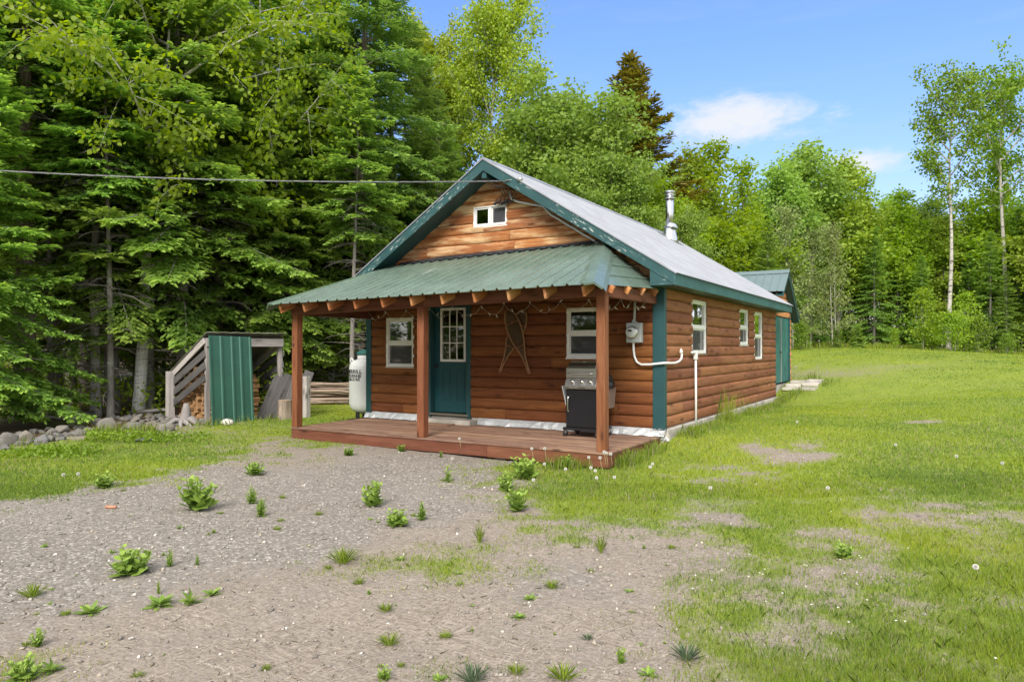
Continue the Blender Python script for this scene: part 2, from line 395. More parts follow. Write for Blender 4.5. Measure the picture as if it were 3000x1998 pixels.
cabin = empty('log_cabin', (0, 0, 0), 0, 'small log sided cabin with a green roofed front porch', 'cabin')
FW = [(-5.966, -5.226, .945, 1.965), (-1.767, -1.027, 1.165, 2.06)]      # front windows
DOOR = (-4.845, -3.815, -.02, 2.235)
GW = (-3.77, -3.005, 3.655, 4.065)
SW = [(1.56, 2.50, 1.225, 2.25), (5.20, 6.03, 1.41, 2.25), (6.70, 7.60, 1.05, 2.25)]   # side windows
ins = .012
openF = [(a+ins, b-ins, c+ins, d-ins) for a, b, c, d in FW]+[DOOR]
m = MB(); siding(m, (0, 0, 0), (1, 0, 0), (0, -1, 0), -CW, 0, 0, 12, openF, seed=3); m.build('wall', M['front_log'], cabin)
gclip = lambda z: (RX-max(0, (RZ-.10-z)/SL), RX+max(0, (RZ-.10-z)/SL))
gopen = [(GW[0]+ins, GW[1]-ins, GW[2]+ins, GW[3]-ins)]
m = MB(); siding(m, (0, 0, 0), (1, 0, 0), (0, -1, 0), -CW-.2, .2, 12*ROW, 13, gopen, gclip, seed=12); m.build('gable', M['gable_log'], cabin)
openS = [(a+ins, b-ins, c+ins, d-ins) for a, b, c, d in SW]
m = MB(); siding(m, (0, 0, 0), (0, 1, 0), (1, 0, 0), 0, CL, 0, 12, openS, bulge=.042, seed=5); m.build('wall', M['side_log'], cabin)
m = MB(); siding(m, (-CW, 0, 0), (0, 1, 0), (-1, 0, 0), 0, CL, 0, 12, [], seed=8); m.build('wall', M['side_log'], cabin)
m = MB(); siding(m, (0, CL, 0), (1, 0, 0), (0, 1, 0), -CW, 0, 0, 12, [], seed=9)
siding(m, (0, CL, 0), (1, 0, 0), (0, 1, 0), -CW-.2, .2, 12*ROW, 13, [], gclip, seed=10); m.build('wall', M['side_log'], cabin)
# inner lining, floor and ceiling, so the windows look into a real room
m = MB(); t_ = .09
siding(m, (0, t_, 0), (1, 0, 0), (0, 1, 0), -CW+t_, -t_, 0, 12, openF, bulge=0, seed=3)
siding(m, (-t_, 0, 0), (0, 1, 0), (-1, 0, 0), t_, CL-t_, 0, 12, openS, bulge=0, seed=5)
m.box((-CW+t_-.01, t_, 0), (-CW+t_, CL-t_, 2.36)); m.box((-CW+t_, CL-t_, 0), (-t_, CL-t_+.01, 2.36)); m.box((-CW+t_, t_, -.03), (-t_, CL-t_, -.01)); m.box((-CW+t_, t_, 2.37), (-t_, CL-t_, 2.39))
siding(m, (0, t_+.02, 0), (1, 0, 0), (0, 1, 0), -CW-.2, .2, 12*ROW+.03, 13, gopen, gclip, bulge=0, seed=3); m.box((-4.3, 1.8, 2.4), (-2.2, 1.82, 4.0))
m.build('inner_lining', M['room_wall'], cabin)
for (a, b, c, d) in FW: window(cabin, wall_frame((a, 0, c), (1, 0, 0), (0, -1, 0)), b-a, d-c)
for (a, b, c, d) in SW: window(cabin, wall_frame((0, a, c), (0, 1, 0), (1, 0, 0)), b-a, d-c, blind=False)
window(cabin, wall_frame((GW[0], 0, GW[2]), (1, 0, 0), (0, -1, 0)), GW[1]-GW[0], GW[3]-GW[2], 'v', False, fw=.04)
# door
m = MB(); xa, xb, za, zb = DOOR
m.box((xa-.0, -.050, -.02), (xa+.068, .13, zb)); m.box((xb-.105, -.050, -.02), (xb, .13, zb)); m.box((xa+.068, -.050, zb-.06), (xb-.105, .13, zb))
jamb_mb = m
m = MB(); dx0, dx1, dz0, dz1 = xa+.071, xb-.108, .075, zb-.063; lx0, lx1, lz0, lz1 = -4.615, -4.02, 1.085, 2.125
Y0, Y1 = .085, .128
m.box((dx0, Y0, dz0), (lx0, Y1, dz1)); m.box((lx1, Y0, dz0), (dx1, Y1, dz1)); m.box((lx0, Y0, dz0), (lx1, Y1, lz0)); m.box((lx0, Y0, lz1), (lx1, Y1, dz1))
for (pa, pb) in ((-4.585, -4.375), (-4.255, -4.045)):
    for q in ((pa, .30, pa+.022, .92), (pb-.022, .30, pb, .92), (pa+.022, .30, pb-.022, .322), (pa+.022, .898, pb-.022, .92)): m.box((q[0], Y0-.010, q[1]), (q[2], Y0-.0005, q[3]))
    m.box((pa+.05, Y0-.007, .35), (pb-.05, Y0-.0005, .87))
door = m.build('door', M['green_door'], cabin, .004)
jamb_mb.build('door_frame', M['green_trim_clean'], door, .004)
m = MB(); fw = .036
m.box((lx0-.012, Y0-.018, lz0-.012), (lx0+fw, Y1, lz1+.012)); m.box((lx1-fw, Y0-.018, lz0-.012), (lx1+.012, Y1, lz1+.012))
m.box((lx0+fw, Y0-.018, lz0-.012), (lx1-fw, Y1, lz0+fw)); m.box((lx0+fw, Y0-.018, lz1-fw), (lx1-fw, Y1, lz1+.012))
for k in (1, 2):
    xx = lx0+fw+(lx1-lx0-2*fw)*k/3; m.box((xx-.011, Y0-.006, lz0+fw), (xx+.011, Y0+.02, lz1-fw))
    zz = lz0+fw+(lz1-lz0-2*fw)*k/3; m.box((lx0+fw, Y0-.004, zz-.011), (lx1-fw, Y0+.018, zz+.011))
m.build('lite_frame', M['white_vinyl'], door, .003)
m = MB(); m.box((lx0+.03, Y0+.004, lz0+.03), (lx1-.03, Y0+.008, lz1-.03)); m.build('glazing', M['glass'], door)
m = MB(); m.lathe([(.004, -.075), (.026, -.072), (.031, -.055), (.024, -.035), (.012, -.028), (.012, -.01), (.033, -.008), (.033, 0)], n=16, M=Matrix.Translation((dx0+.062, Y0, .985)) @ Matrix.Rotation(math.radians(-90), 4, 'X')); m.build('knob', M['black_plastic'], door)
m = MB(); m.box((xa+.05, -.075, .018), (xb-.05, .13, .06)); m.build('threshold', M['steel'], door, .004)
# corner boards
m = MB(); m.box((-.152, -.052, -.01), (.056, .06, 2.345)); m.build('corner_board', M['green_trim_clean'], cabin, .005)
m = MB(); m.box((-CW-.05, -.052, -.01), (-CW+.09, .06, 2.345)); m.build('corner_board', M['green_trim_clean'], cabin, .005)
m = MB(); m.box((-.01, CL-.02, -.01), (.03, CL+.05, 2.345)); m.build('corner_board', M['green_trim_clean'], cabin, .005); m = MB(); m.box((-CW-.05, CL-.06, -.01), (-CW+.09, CL+.05, 2.345)); m.build('corner_board', M['green_trim_clean'], cabin, .005)
# foundation and the silver flashing at the foot of the front wall
m = MB(); m.box((-CW+.02, .0, -.6), (.012, CL+.02, -.003)); m.box((.012, .06, -.6), (.075, CL+.03, -.012)); m.box((xa-.1, -.30, -.6), (xb+.15, -.002, -.035)); m.build('foundation', M['concrete'], cabin, .01)
m = MB(); r_ = random.Random(4)
for (a, b) in ((-CW-.06, xa-.12), (xb+.17, .06)):
    n = max(2, int((b-a)/.09)); prev = None
    for i in range(n+1):
        x = a+(b-a)*i/n; o = [(x, -.012, .006+r_.uniform(-.004, .004)), (x, -.055+r_.uniform(-.012, .006), -.05+r_.uniform(-.012, .012)), (x, -.09+r_.uniform(-.02, .02), -.115+r_.uniform(-.006, .004))]
        if prev:
            for k in range(2): m.face([prev[k+1], o[k+1], o[k], prev[k]])
        prev = o
    if a < -4.5: m.build('base_flashing', M['foil'], cabin); m = MB()
for i in range(26):       # crumpled foil at the corner
    c = Vector((r_.uniform(-.2, .12), r_.uniform(-.10, -.03), r_.uniform(-.17, -.03))); q = [c+Vector((r_.uniform(-.06, .06), r_.uniform(-.03, .03), r_.uniform(-.05, .05))) for _ in range(3)]; m.face(q)
m.build('base_flashing', M['foil'], cabin)

# --- main roof
def ribbed(mb, base, tip, s0, s1, pitch, prof, tmax=lambda s: 1., nrm=Vector((0, 0, 1))):
    """sheet metal: ribs run from base(s) to tip(s); prof = [(offset, height)] inside one pitch"""
    pts = []; s = s0
    while s < s1-1e-6:
        for o, h in prof:
            if s+o <= s1: pts.append((s+o, h))
        s += pitch
    pts.append((s1, 0))
    def P(s, h, t): a = Vector(base(s)); b = Vector(tip(s)); return a+(b-a)*t+nrm*h
    for (sa, ha), (sb, hb) in zip(pts, pts[1:]):
        ta, tb = tmax(sa), tmax(sb)
        if ta <= .001 and tb <= .001: continue
        mb.face([P(sa, ha, 0), P(sb, hb, 0), P(sb, hb, tb), P(sa, ha, ta)])
PRIB = [(0, 0), (.022, 0), (.034, .017), (.052, .017), (.064, 0)]
PFINE = [(0, 0), (.014, 0), (.022, .012), (.034, .012), (.042, 0)]
Y0r, Y1r = -OV-.03, CL+OV+.02
m = MB()
for sg in (1, -1):
    ex = RX+sg*(EX-RX+.035); nn = Vector((sg*SL, 0, 1)).normalized()
    ribbed(m, lambda s: (ex, s, roof_z(ex)), lambda s: (RX, s, RZ), Y0r, Y1r, .076, PFINE, nrm=nn)
for sg in (1, -1):       # folded front and back hems
    for yy in (Y0r, Y1r):
        a = (RX, yy, RZ); b = (RX+sg*(EX-RX+.035), yy, roof_z(RX+sg*(EX-RX+.035))); d = Vector((0, 0, .022))
        m.face([a, b, Vector(b)-d, Vector(a)-d])
roof = m.build('roof', M['white_metal_roof'], cabin)
m = MB()
for sg in (1, -1):
    nn = Vector((sg*SL, 0, 1)).normalized()
    for k in range(int((Y1r-Y0r)/.62)+1):
        y = Y0r+k*.62; y2 = min(y+.63, Y1r+.02); e = .004*(k % 2)
        a = Vector((RX, 0, RZ))+Vector((0, 0, .028+e)); b = Vector((RX+sg*.15, 0, roof_z(RX+sg*.15)))+nn*(.016+e)
        m.face([(a.x, y, a.z), (a.x, y2, a.z), (b.x, y2, b.z), (b.x, y, b.z)]); m.face([(b.x, y, b.z), (b.x, y2, b.z), (b.x, y2, b.z-.02), (b.x, y, b.z-.02)])
        m.face([(a.x, y, a.z), (b.x, y, b.z), (b.x, y, b.z-.02), (a.x, y, a.z-.02)])
m.build('ridge_cap', M['white_metal_roof'], roof)
for sg in (1, -1):       # dark foam closures under the ridge cap
    nn = Vector((sg*SL, 0, 1)).normalized(); m = MB(); m.bar(Vector((RX+sg*.156, Y0r+.05, roof_z(RX+sg*.156)))+nn*.006, Vector((RX+sg*.156, Y1r-.05, roof_z(RX+sg*.156)))+nn*.006, .016, .014); m.build('closure_strip', M['black_flash'], roof)
m = MB()                 # roof deck
for sg in (1, -1):
    nn = Vector((sg*SL, 0, 1)).normalized(); q = []
    a = Vector((RX, 0, RZ-.012)); b = Vector((RX+sg*(EX-RX-.02), 0, roof_z(RX+sg*(EX-RX-.02))-.012))
    m.prism([(a.x, a.z), (b.x, b.z), (b.x, b.z-.03), (a.x, a.z-.03)], -OV+.02, CL+OV-.02, 1)
m.build('roof_deck', M['inside_wood'], roof)
rake = .205
for yy, y2 in ((-OV-.012, -OV+.02), (CL+OV-.02, CL+OV+.012)):
    for sg in (1, -1):
        m = MB(); xe = RX+sg*(EX-RX)
        poly = [(RX, RZ-.014), (xe, roof_z(xe)-.014), (xe, roof_z(xe)-rake), (RX, RZ-rake-.02)]
        m.prism(poly, yy, y2, 1, rnd.random())
        # uv runs along the board
        m.uv = [(math.copysign(1, sg)*(u-RX)*1.2, v+SL*abs(u-RX)) if abs(u) < 9 and i % 4 < 4 else (u, v) for i, (u, v) in enumerate(m.uv)]
        m.build('rake_board', M['green_trim'], cabin, .004)
m = MB(); m.prism([(RX-.05, RZ-.20), (RX+.05, RZ-.20), (RX+.05, RZ-.36), (RX-.05, RZ-.36)], -OV+.02, 0, 1); m.build('ridge_beam', M['green_trim_clean'], cabin, .004)
for sg in (1, -1):       # sloping soffits under the rakes
    xe = RX+sg*(EX-RX-.03)
    for ya, yb in ((-OV+.02, .0), (CL, CL+OV-.02)):
        m = MB(); m.prism([(RX, RZ-.16), (xe, roof_z(xe)-.16), (xe, roof_z(xe)-.175), (RX, RZ-.175)], ya, yb, 1); m.build('soffit', M['green_trim_clean'], cabin)
for sg in (1, -1):       # eaves: fascia, flat soffit and boxed returns
    X = lambda d: RX+sg*(EX-RX+d)
    m = MB(); lo, hi = sorted((X(-.022), X(.004))); m.box((lo, -OV-.004, 2.335), (hi, CL+OV+.004, 2.535)); m.build('eave_fascia', M['green_eave'], cabin, .004)
    m = MB(); lo, hi = sorted((X(-.40), X(-.022))); m.box((lo, .0, 2.340), (hi, CL+OV-.02, 2.352)); m.build('soffit', M['green_trim_clean'], cabin)
    m = MB(); xs = [X(-.41), X(.0)]
    poly = [(xs[0], 2.337), (xs[1], 2.337), (xs[1], roof_z(xs[1])-rake+.004), (xs[0], roof_z(xs[0])-rake+.004)]
    if sg < 0: poly = poly[::-1]
    m.prism(poly, -OV-.002, .02, 1); m.build('eave_return', M['green_trim'], cabin, .004)
# --- stove pipe
ch = Vector((-2.6, 8.15, roof_z(-2.6)))
m = MB(); m.lathe([(.118, .1), (.118, 1.17), (.10, 1.18)], ch, 28); chim = m.build('chimney', M['flue_steel'], cabin)
m = MB(); m.lathe([(.16, 1.13), (.165, 1.15), (.12, 1.16)], ch, 28); m.lathe([(.115, 1.165), (.115, 1.215), (.15, 1.22), (.15, 1.245), (.115, 1.25), (.115, 1.29), (.165, 1.30), (.165, 1.33), (.10, 1.365), (.02, 1.378)], ch, 28); m.build('chimney_cap', M['flue_steel'], chim)
m = MB(); m.lathe([(.20, .32), (.20, .34), (.122, .43), (.118, .44)], ch, 28, Matrix.Translation(ch) @ Matrix.Rotation(.12, 4, 'Y') @ Matrix.Translation(-ch)); m.build('storm_collar', M['flue_steel'], chim)
m = MB(); m.lathe([(.26, -.17), (.225, -.02), (.16, .30), (.12, .36)], ch, 28)
nn = Vector((SL, 0, 1)).normalized(); B_ = Matrix.Translation(ch+nn*.02) @ Matrix.Rotation(math.atan(SL), 4, 'Y'); m.box((-.32, -.32, -.004), (.36, .32, .003), B_); m.build('flashing', M['flue_steel'], chim)

# --- porch
PXL, PXR, PF, DZ = -6.37, -.03, -2.18, -.12
m = MB(); y = PF-.02; k = 0
while y < -.1:
    a = PXL-.01; cuts = [a]; 
    x = a+rnd.uniform(1.6, 3.6)
    while x < PXR-.6: cuts.append(x); x += rnd.uniform(2, 3.6)
    cuts.append(PXR+.01)
    for p, q in zip(cuts, cuts[1:]): m.box((p+.002, y, DZ-.032+rnd.uniform(-.002, .001)), (q-.002, min(y+.134, -.012), DZ+rnd.uniform(-.002, .002)))
    y += .141
m.build('deck', M['deck_wood'], cabin, .004)
m = MB(); m.box((PXL, PF-.005, DZ-.215), (-2.05, PF+.035, DZ-.036)); m.box((-2.046, PF-.006, DZ-.218), (PXR, PF+.035, DZ-.036))
m.box((PXR-.04, PF+.036, DZ-.22), (PXR, -.02, DZ-.036)); m.box((PXL, PF+.036, DZ-.22), (PXL+.04, -.02, DZ-.036)); m.build('deck_fascia', M['fascia_wood'], cabin, .004)
for x in (-5.0, -3.3, -1.85, -.6):
    for y in (PF+.12, -1.0): m = MB(); m.box((x-.09, y-.05, -.6), (x+.09, y+.09, DZ-.19)); m.build('deck_block', M['grey_wood'], cabin, .006)
def beam_bottom(x): return 1.945+(x-PXL)*.0205
for x, w_ in ((PXL+.07, .138), (-3.355, .138), (PXR-.115, .135)):
    m = MB(); m.box((x-w_/2, PF, DZ), (x+w_/2, PF+w_, beam_bottom(x)+.01)); m.build('post', M['post_wood'], cabin, .005)
m = MB(); m.prism([(PXL-.03, beam_bottom(PXL)), (-3.3, beam_bottom(-3.3)), (-3.3, beam_bottom(-3.3)+.175), (PXL-.03, beam_bottom(PXL)+.175)], PF+.002, PF+.09, 1, .3)
m.prism([(-3.297, beam_bottom(-3.3)), (PXR-.04, beam_bottom(PXR)), (PXR-.04, beam_bottom(PXR)+.175), (-3.297, beam_bottom(-3.3)+.175)], PF+.001, PF+.09, 1, .7)
m.box((PXR-.14, PF+.092, 2.07), (PXR-.05, -.045, 2.245)); m.box((PXL+.02, PF+.092, 1.95), (PXL+.11, -.045, 2.12)); m.build('beam', M['fascia_wood'], cabin, .004)
HL0, HL1, HR1, HR0 = -6.48, -5.72, -1.0, -.06
def Eav(x): return Vector((x, -2.6, 2.13+(x-HL0)*.0125))
def Top(x): return Vector((x, -.04, 3.03+(x-HL1)*.0286))
def ptmax(x): return max(0., min(1., (x-HL0)/(HL1-HL0), (HR0-x)/(HR0-HR1)))
pn = Vector((0, -.36, 1)).normalized()
m = MB(); ribbed(m, Eav, Top, HL0, HR0, .2286, [(0, 0), (.05, 0), (.066, .028), (.088, .028), (.104, 0), (.15, 0), (.157, .006), (.164, 0), (.185, 0), (.192, .006), (.199, 0)], ptmax, pn)
proof = m.build('porch_roof', M['green_metal'], cabin)
so = proof.modifiers.new('thick', 'SOLIDIFY'); so.thickness = .004; so.offset = -1
def hipface(name, E, T, Wn, sgn):
    E, T, Wn = Vector(E), Vector(T), Vector(Wn); nn = (T-E).cross(Wn-E); nn = nn if nn.z > 0 else -nn; nn.normalize(); m = MB(); prof = [(0, 0)]
    for t in (.17, .40, .63, .86): prof += [(t, 0), (t+.012, .022), (t+.035, .022), (t+.05, 0), (t+.10, 0), (t+.107, .005), (t+.114, 0)]
    prof = sorted(p for p in prof if p[0] < 1)+[(1, 0)]
    for (ta, ha), (tb, hb) in zip(prof, prof[1:]):
        m.face([E.lerp(T, ta)+nn*ha, Wn.lerp(T, ta)+nn*ha, Wn.lerp(T, tb)+nn*hb, E.lerp(T, tb)+nn*hb])
    o = m.build(name, M['green_metal'], proof); s_ = o.modifiers.new('thick', 'SOLIDIFY'); s_.thickness = .004; s_.offset = -1 if sgn > 0 else 1
    return nn
nR = hipface('hip_panel', Eav(HR0), Top(HR1), (.03, -.03, 2.315), 1)
nL = hipface('hip_panel', Eav(HL0), Top(HL1), (-6.60, -.03, 2.28), -1)
for E, T, nh, sg in ((Eav(HR0), Top(HR1), nR, 1), (Eav(HL0), Top(HL1), nL, -1)):
    m = MB(); E = E+Vector((sg*.01, -.02, -.006)); d = (T-E).normalized(); up = (nh+pn).normalized()
    f = d.cross(pn); f = f if f.x*sg < 0 else -f; h = d.cross(nh); h = h if h.x*sg > 0 else -h
    A = [E+up*.034, E+f*.13+pn*.026, E+f*.20+pn*.006]; B = [E+up*.034, E+h*.13+nh*.028, E+h*.20+nh*.008]
    for S in (A, B):
        for p, q in zip(S, S[1:]): m.face([p, q, q+(T-E)*1.0, p+(T-E)*1.0])
    m.face([A[0], A[1], A[1]-up*.03, A[0]-up*.034]); m.face([B[0], B[1], B[1]-up*.03, B[0]-up*.034])
    m.build('hip_cap', M['green_metal'], proof)
scr = None; x = HL0+.075
while x < HR0:             # roofing screws
    for t in (.05, .27, .5, .73, .95):
        if t < ptmax(x)-.06:
            p = Eav(x).lerp(Top(x), t)+pn*.028
            if scr is None: m = MB(); m.lathe([(.008, 0), (.007, .004), (.002, .006)], n=6); scr = m.build('roof_screw', M['black_flash'], proof); o = scr
            else: o = scr.copy(); COL.objects.link(o); o.parent = proof
            o.location = p
    x += .2286
m = MB(); x = HL1+.15
while x < HR1-.02:         # black flashing pushed down over each rib
    p = Top(x); q = Top(min(x+.2286, HR1)); m.face([p+Vector((0, -.035, .01)), q+Vector((0, -.035, .01)), q+Vector((0, .02, .085)), p+Vector((0, .02, .085))])
    m.tube([p+Vector((-.02, -.02, .012)), p+Vector((.05, -.045, .03)), p+Vector((.16, -.04, .028)), p+Vector((.235, -.02, .012))], [.012, .020, .022, .012], 6); x += .2286
m.build('wall_flashing', M['black_flash'], proof)
for i in range(11):
    x = -6.30+i*.605
    t = max(.2, ptmax(x)-.03); a = Eav(x)-pn*.094+Vector((0, .05, 0)); b = Eav(x).lerp(Top(x), t)-pn*.094
    m = MB(); m.bar(a, b, .042, .150, (0, 0, 1)); m.build('rafter', M['rafter_wood'], cabin, .003)
for i, y in enumerate((-2.05, -1.45, -.85, -.27)):
    z0 = 2.21+(.105)*(y+2.6)/2.57; b_ = Vector((-.75+.0*i, y, z0+.55)); a_ = Vector((-.0, y, z0-.075))
    tt = (y+2.6)/2.56; b_ = Vector((-.12-.80*tt, y, z0-.095+.70*tt))
    m = MB(); m.bar(a_, b_, .042, .11, (0, 0, 1)); m.build('rafter', M['rafter_wood'], cabin, .003)
# ------------------------------------------------------------------ ground
def hash2(ix, iy, seed):
    h = (ix.astype(np.int64)*374761393+iy.astype(np.int64)*668265263+seed*974711) & 0xffffffff
    h = ((h ^ (h >> 13))*1274126177) & 0xffffffff; h = (h ^ (h >> 16)) & 0xffffffff
    return h/4294967295.0
def vnoise(x, y, scale, seed=0, octv=3):
    out = np.zeros_like(x, float); amp = 1.; tot = 0
    for o in range(octv):
        X = x*scale*2**o+o*17.3; Y = y*scale*2**o-o*9.1; ix = np.floor(X); iy = np.floor(Y); fx = X-ix; fy = Y-iy; fx = fx*fx*(3-2*fx); fy = fy*fy*(3-2*fy)
        a = hash2(ix, iy, seed+o); b = hash2(ix+1, iy, seed+o); c = hash2(ix, iy+1, seed+o); d = hash2(ix+1, iy+1, seed+o)
        out += amp*((a*(1-fx)+b*fx)*(1-fy)+(c*(1-fx)+d*fx)*fy); tot += amp; amp *= .5
    return out/tot
# heights read off where things stand: a flat yard, a lawn rising behind the cabin, a level forest floor
_hp = []
for px, py, z in ((0, 1998, -.36), (1500, 1998, -.36), (3000, 1998, -.34), (0, 1480, -.36), (1450, 1480, -.36), (3000, 1480, -.30), (500, 1330, -.36), (0, 1310, -.36), (300, 1262, -.34), (622, 1248, -.30), (1060, 1206, -.24), (950, 1180, -.22), (1400, 1340, -.36), (1900, 1320, -.29)):
    p = ray_plane(px, py, 2, z); _hp.append((p[0], p[1], z))
_hp += [(.2, .2, -.17), (.2, 4.6, -.13), (.3, 9.3, -.06), (.2, 11.5, .27), (4, 0, -.22), (4, 5, .02), (9, 2, .05), (3, 14, .62), (8, 14, .62), (15, 10, .45), (-13.4, -.9, -.32), (-16, 4, -.2), (-12, 9, .0), (-6.6, 4, -.22), (-6.6, 9, -.05), (-25, -4, -.2), (-25, 15, .3), (-10, 20, .7)]
for px, py, d in ((2400, 1024, 34), (2700, 1023, 35), (3000, 1043, 34), (3000, 1041, 42), (2400, 1024, 44), (2700, 1024, 46), (1900, 1022, 36), (1500, 1024, 40)):
    p = ray_at(px, py, d); _hp.append(tuple(p))
_hp += [(-60, 60, 1.3), (0, 90, 1.3), (60, 70, 1.0), (60, 0, .4), (30, -30, -.3), (-50, -30, -.3), (-60, 10, .2)]
_hp = np.array(_hp)
def _U(r2): return .5*r2*np.log(np.maximum(r2, 1e-9))
def _tps(P, lam=.02):
    n = len(P); D = ((P[:, None, :2]-P[None, :, :2])**2).sum(-1); A = np.zeros((n+3, n+3)); A[:n, :n] = _U(D)+lam*np.eye(n)*5
    A[:n, n] = 1; A[:n, n+1:] = P[:, :2]; A[n, :n] = 1; A[n+1:, :n] = P[:, :2].T
    return np.linalg.solve(A, np.concatenate([P[:, 2], np.zeros(3)]))
_tw = _tps(_hp)
def ground_z(x, y):
    x = np.asarray(x, float); y = np.asarray(y, float); sh = x.shape; x = x.ravel(); y = y.ravel(); out = np.zeros(len(x))
    xc = np.clip(x, -70, 70); yc = np.clip(y, -40, 95)
    for i in range(0, len(x), 20000):
        s = slice(i, i+20000); D = (xc[s, None]-_hp[:, 0])**2+(yc[s, None]-_hp[:, 1])**2
        out[s] = _U(D) @ _tw[:-3]+_tw[-3]+_tw[-2]*xc[s]+_tw[-1]*yc[s]
    out += (vnoise(x, y, 1.1, 5, 3)-.5)*.05
    return out.reshape(sh)
def gz(x, y): return float(ground_z(np.array([x]), np.array([y]))[0])
# how much grass grows where (0 bare gravel .. 1 closed turf): points on the yard, then patch noise
_gd = []
for y, row in {1270: [(0, .3), (250, .3), (500, .5), (640, .8), (850, .9), (1000, .9)],
  1300: [(0, .7), (250, .8), (500, .95), (700, .8), (820, .6), (950, .6), (1930, .95), (2100, 1), (2500, 1), (3000, 1)],
  1335: [(0, 1), (250, 1), (500, .95), (620, .6), (760, .35), (900, .3), (1050, .1), (1300, .06), (1450, .25), (1650, .7), (1850, .95), (2050, .95), (2330, .40), (2500, 1), (2800, 1), (3000, 1)],
  1390: [(0, 1), (250, 1), (420, .85), (520, .3), (620, .06), (900, .03), (1200, .03), (1420, .1), (1500, .6), (1650, .9), (1850, .95), (2060, .6), (2200, .65), (2400, .75), (2550, 1), (3000, 1)],
  1440: [(0, .95), (130, .8), (230, .3), (350, .03), (900, .02), (1250, .03), (1440, .2), (1500, .75), (1700, .95), (1900, .9), (2100, .55), (2250, .8), (2450, .8), (2700, .7), (3000, 1)],
  1500: [(0, .2), (120, .03), (600, .02), (1150, .04), (1400, .08), (1500, .5), (1650, .9), (1780, .85), (1950, .7), (2120, .3), (2250, .85), (2400, .7), (2600, .45), (2800, .5), (3000, .55)],
  1560: [(0, .02), (600, .02), (1150, .06), (1400, .08), (1550, .3), (1650, .5), (1800, .35), (1950, .35), (2080, .3), (2250, .75), (2400, .6), (2550, .45), (2750, .8), (3000, .85)],
  1640: [(0, .03), (600, .03), (980, .16), (1150, .34), (1300, .31), (1450, .34), (1600, .30), (1750, .12), (1900, .16), (2050, .25), (2200, .65), (2350, .7), (2500, .6), (2650, .85), (3000, .95)],
  1740: [(0, .03), (600, .03), (1000, .08), (1250, .14), (1450, .2), (1600, .12), (1800, .08), (1980, .25), (2120, .62), (2300, .8), (2500, .85), (2750, .95), (3000, 1)],
  1860: [(0, .04), (500, .03), (1000, .05), (1500, .06), (1750, .09), (1950, .22), (2100, .62), (2250, .8), (2450, .9), (2750, .98), (3000, 1)],
  1990: [(0, .22), (150, .16), (400, .03), (1000, .05), (1350, .16), (1600, .12), (1850, .3), (2050, .55), (2250, .85), (2500, .95), (3000, 1)]}.items():
    for x, d in row:
        if y >= 1640 and x >= 2050: d *= .80
        p = ray_plane(x, y, 2, -.35 if x < 1800 else -.29); _gd.append((p[0], p[1], d))
_gd += [(x, y, 1.) for x in (1.5, 4, 8, 14, 22) for y in (3, 8, 13, 20, 30)]+[(x, y, .9) for x, y in ((-7.5, .3), (-8.5, 1.5), (-9.5, 2.4), (-7.3, 2.5))]+[(x, y, .0) for x, y in ((-12, 5), (-12, -2), (-13, -4), (-15, 0), (-18, -8), (-18, 8), (-9, 8), (-7, 9), (-6, 14), (-14, 14))]
_gd += [(x, y, .85) for x, y in ((-4, 17), (-2, 15))]+[(x, y, .05) for x, y in ((-2, -13), (-6, -12), (-10, -10))]+[(7, -9, 1.), (9, -4, 1.), (6, -4, .9), (5.5, -7, 1.)]
_gd = np.array(_gd)
def field(P, x, y, p=2.2, eps=.05):
    x = x.ravel(); y = y.ravel(); out = np.zeros(len(x))
    for i in range(0, len(x), 20000):
        s = slice(i, i+20000); D = (x[s, None]-P[:, 0])**2+(y[s, None]-P[:, 1])**2+eps
        w_ = D**(-p); out[s] = (w_*P[:, 2]).sum(1)/w_.sum(1)
    return out
BARE = [(ray_plane(2705, 1252, 2, -.12), .42, .22), (ray_plane(2480, 1055, 2, .95), 3.4, 1.4), (ray_plane(2350, 1340, 2, -.25), .5, .22)]
def grass_density(x, y):
    d = field(_gd, x, y); n = vnoise(x, y, 1.6, 11, 3); n2 = vnoise(x, y, 4.5, 21, 3)
    v = d+(n-.5)*.85*(4*d*(1-d)+.12)+(n2-.5)*.8*(4*d*(1-d)+.14)
    out = np.clip((v-.12)/.80, 0, 1)
    for c, a, b in BARE:
        q = ((x-c[0])*R2[0]+(y-c[1])*R2[1])/a; r = ((x-c[0])*-R2[1]+(y-c[1])*R2[0])/b; e = np.exp(-(q*q+r*r)**1.5*(.7+.6*n))
        out = out*(1-.85*e*(1 if a < 3 else .55))
    return out
R2 = np.array([math.cos(YAW), math.sin(YAW)])
_dr = []   # dryness: 0 grey gravel .. 1 tan thatch ; 2 forest litter
for px, py, v in ((0, 1450, .0), (300, 1500, .0), (700, 1420, 0), (1200, 1400, .05), (1200, 1500, .2), (900, 1600, .2), (300, 1650, .15), (0, 1700, .2), (0, 1850, .6), (300, 1900, .75), (700, 1780, .7), (1000, 1700, .75), (1300, 1620, .95), (1500, 1560, .9), (1700, 1700, .4), (1600, 1750, .55), (1900, 1650, .8), (1300, 1850, .9), (1600, 1950, .6), (900, 1950, .95), (2100, 1500, .6), (2300, 1550, .9), (2050, 1450, .4), (2350, 1330, .9), (2800, 1500, .9), (2600, 1600, 1), (2300, 1800, 1), (2800, 1900, 1), (600, 1310, .9), (850, 1330, .7)):
    p = ray_plane(px, py, 2, -.35); _dr.append((p[0], p[1], v))
_dr += [(4, 8, 1), (10, 15, 1), (12, 3, 1), (0, 25, 1)]
_dr = np.array(_dr)
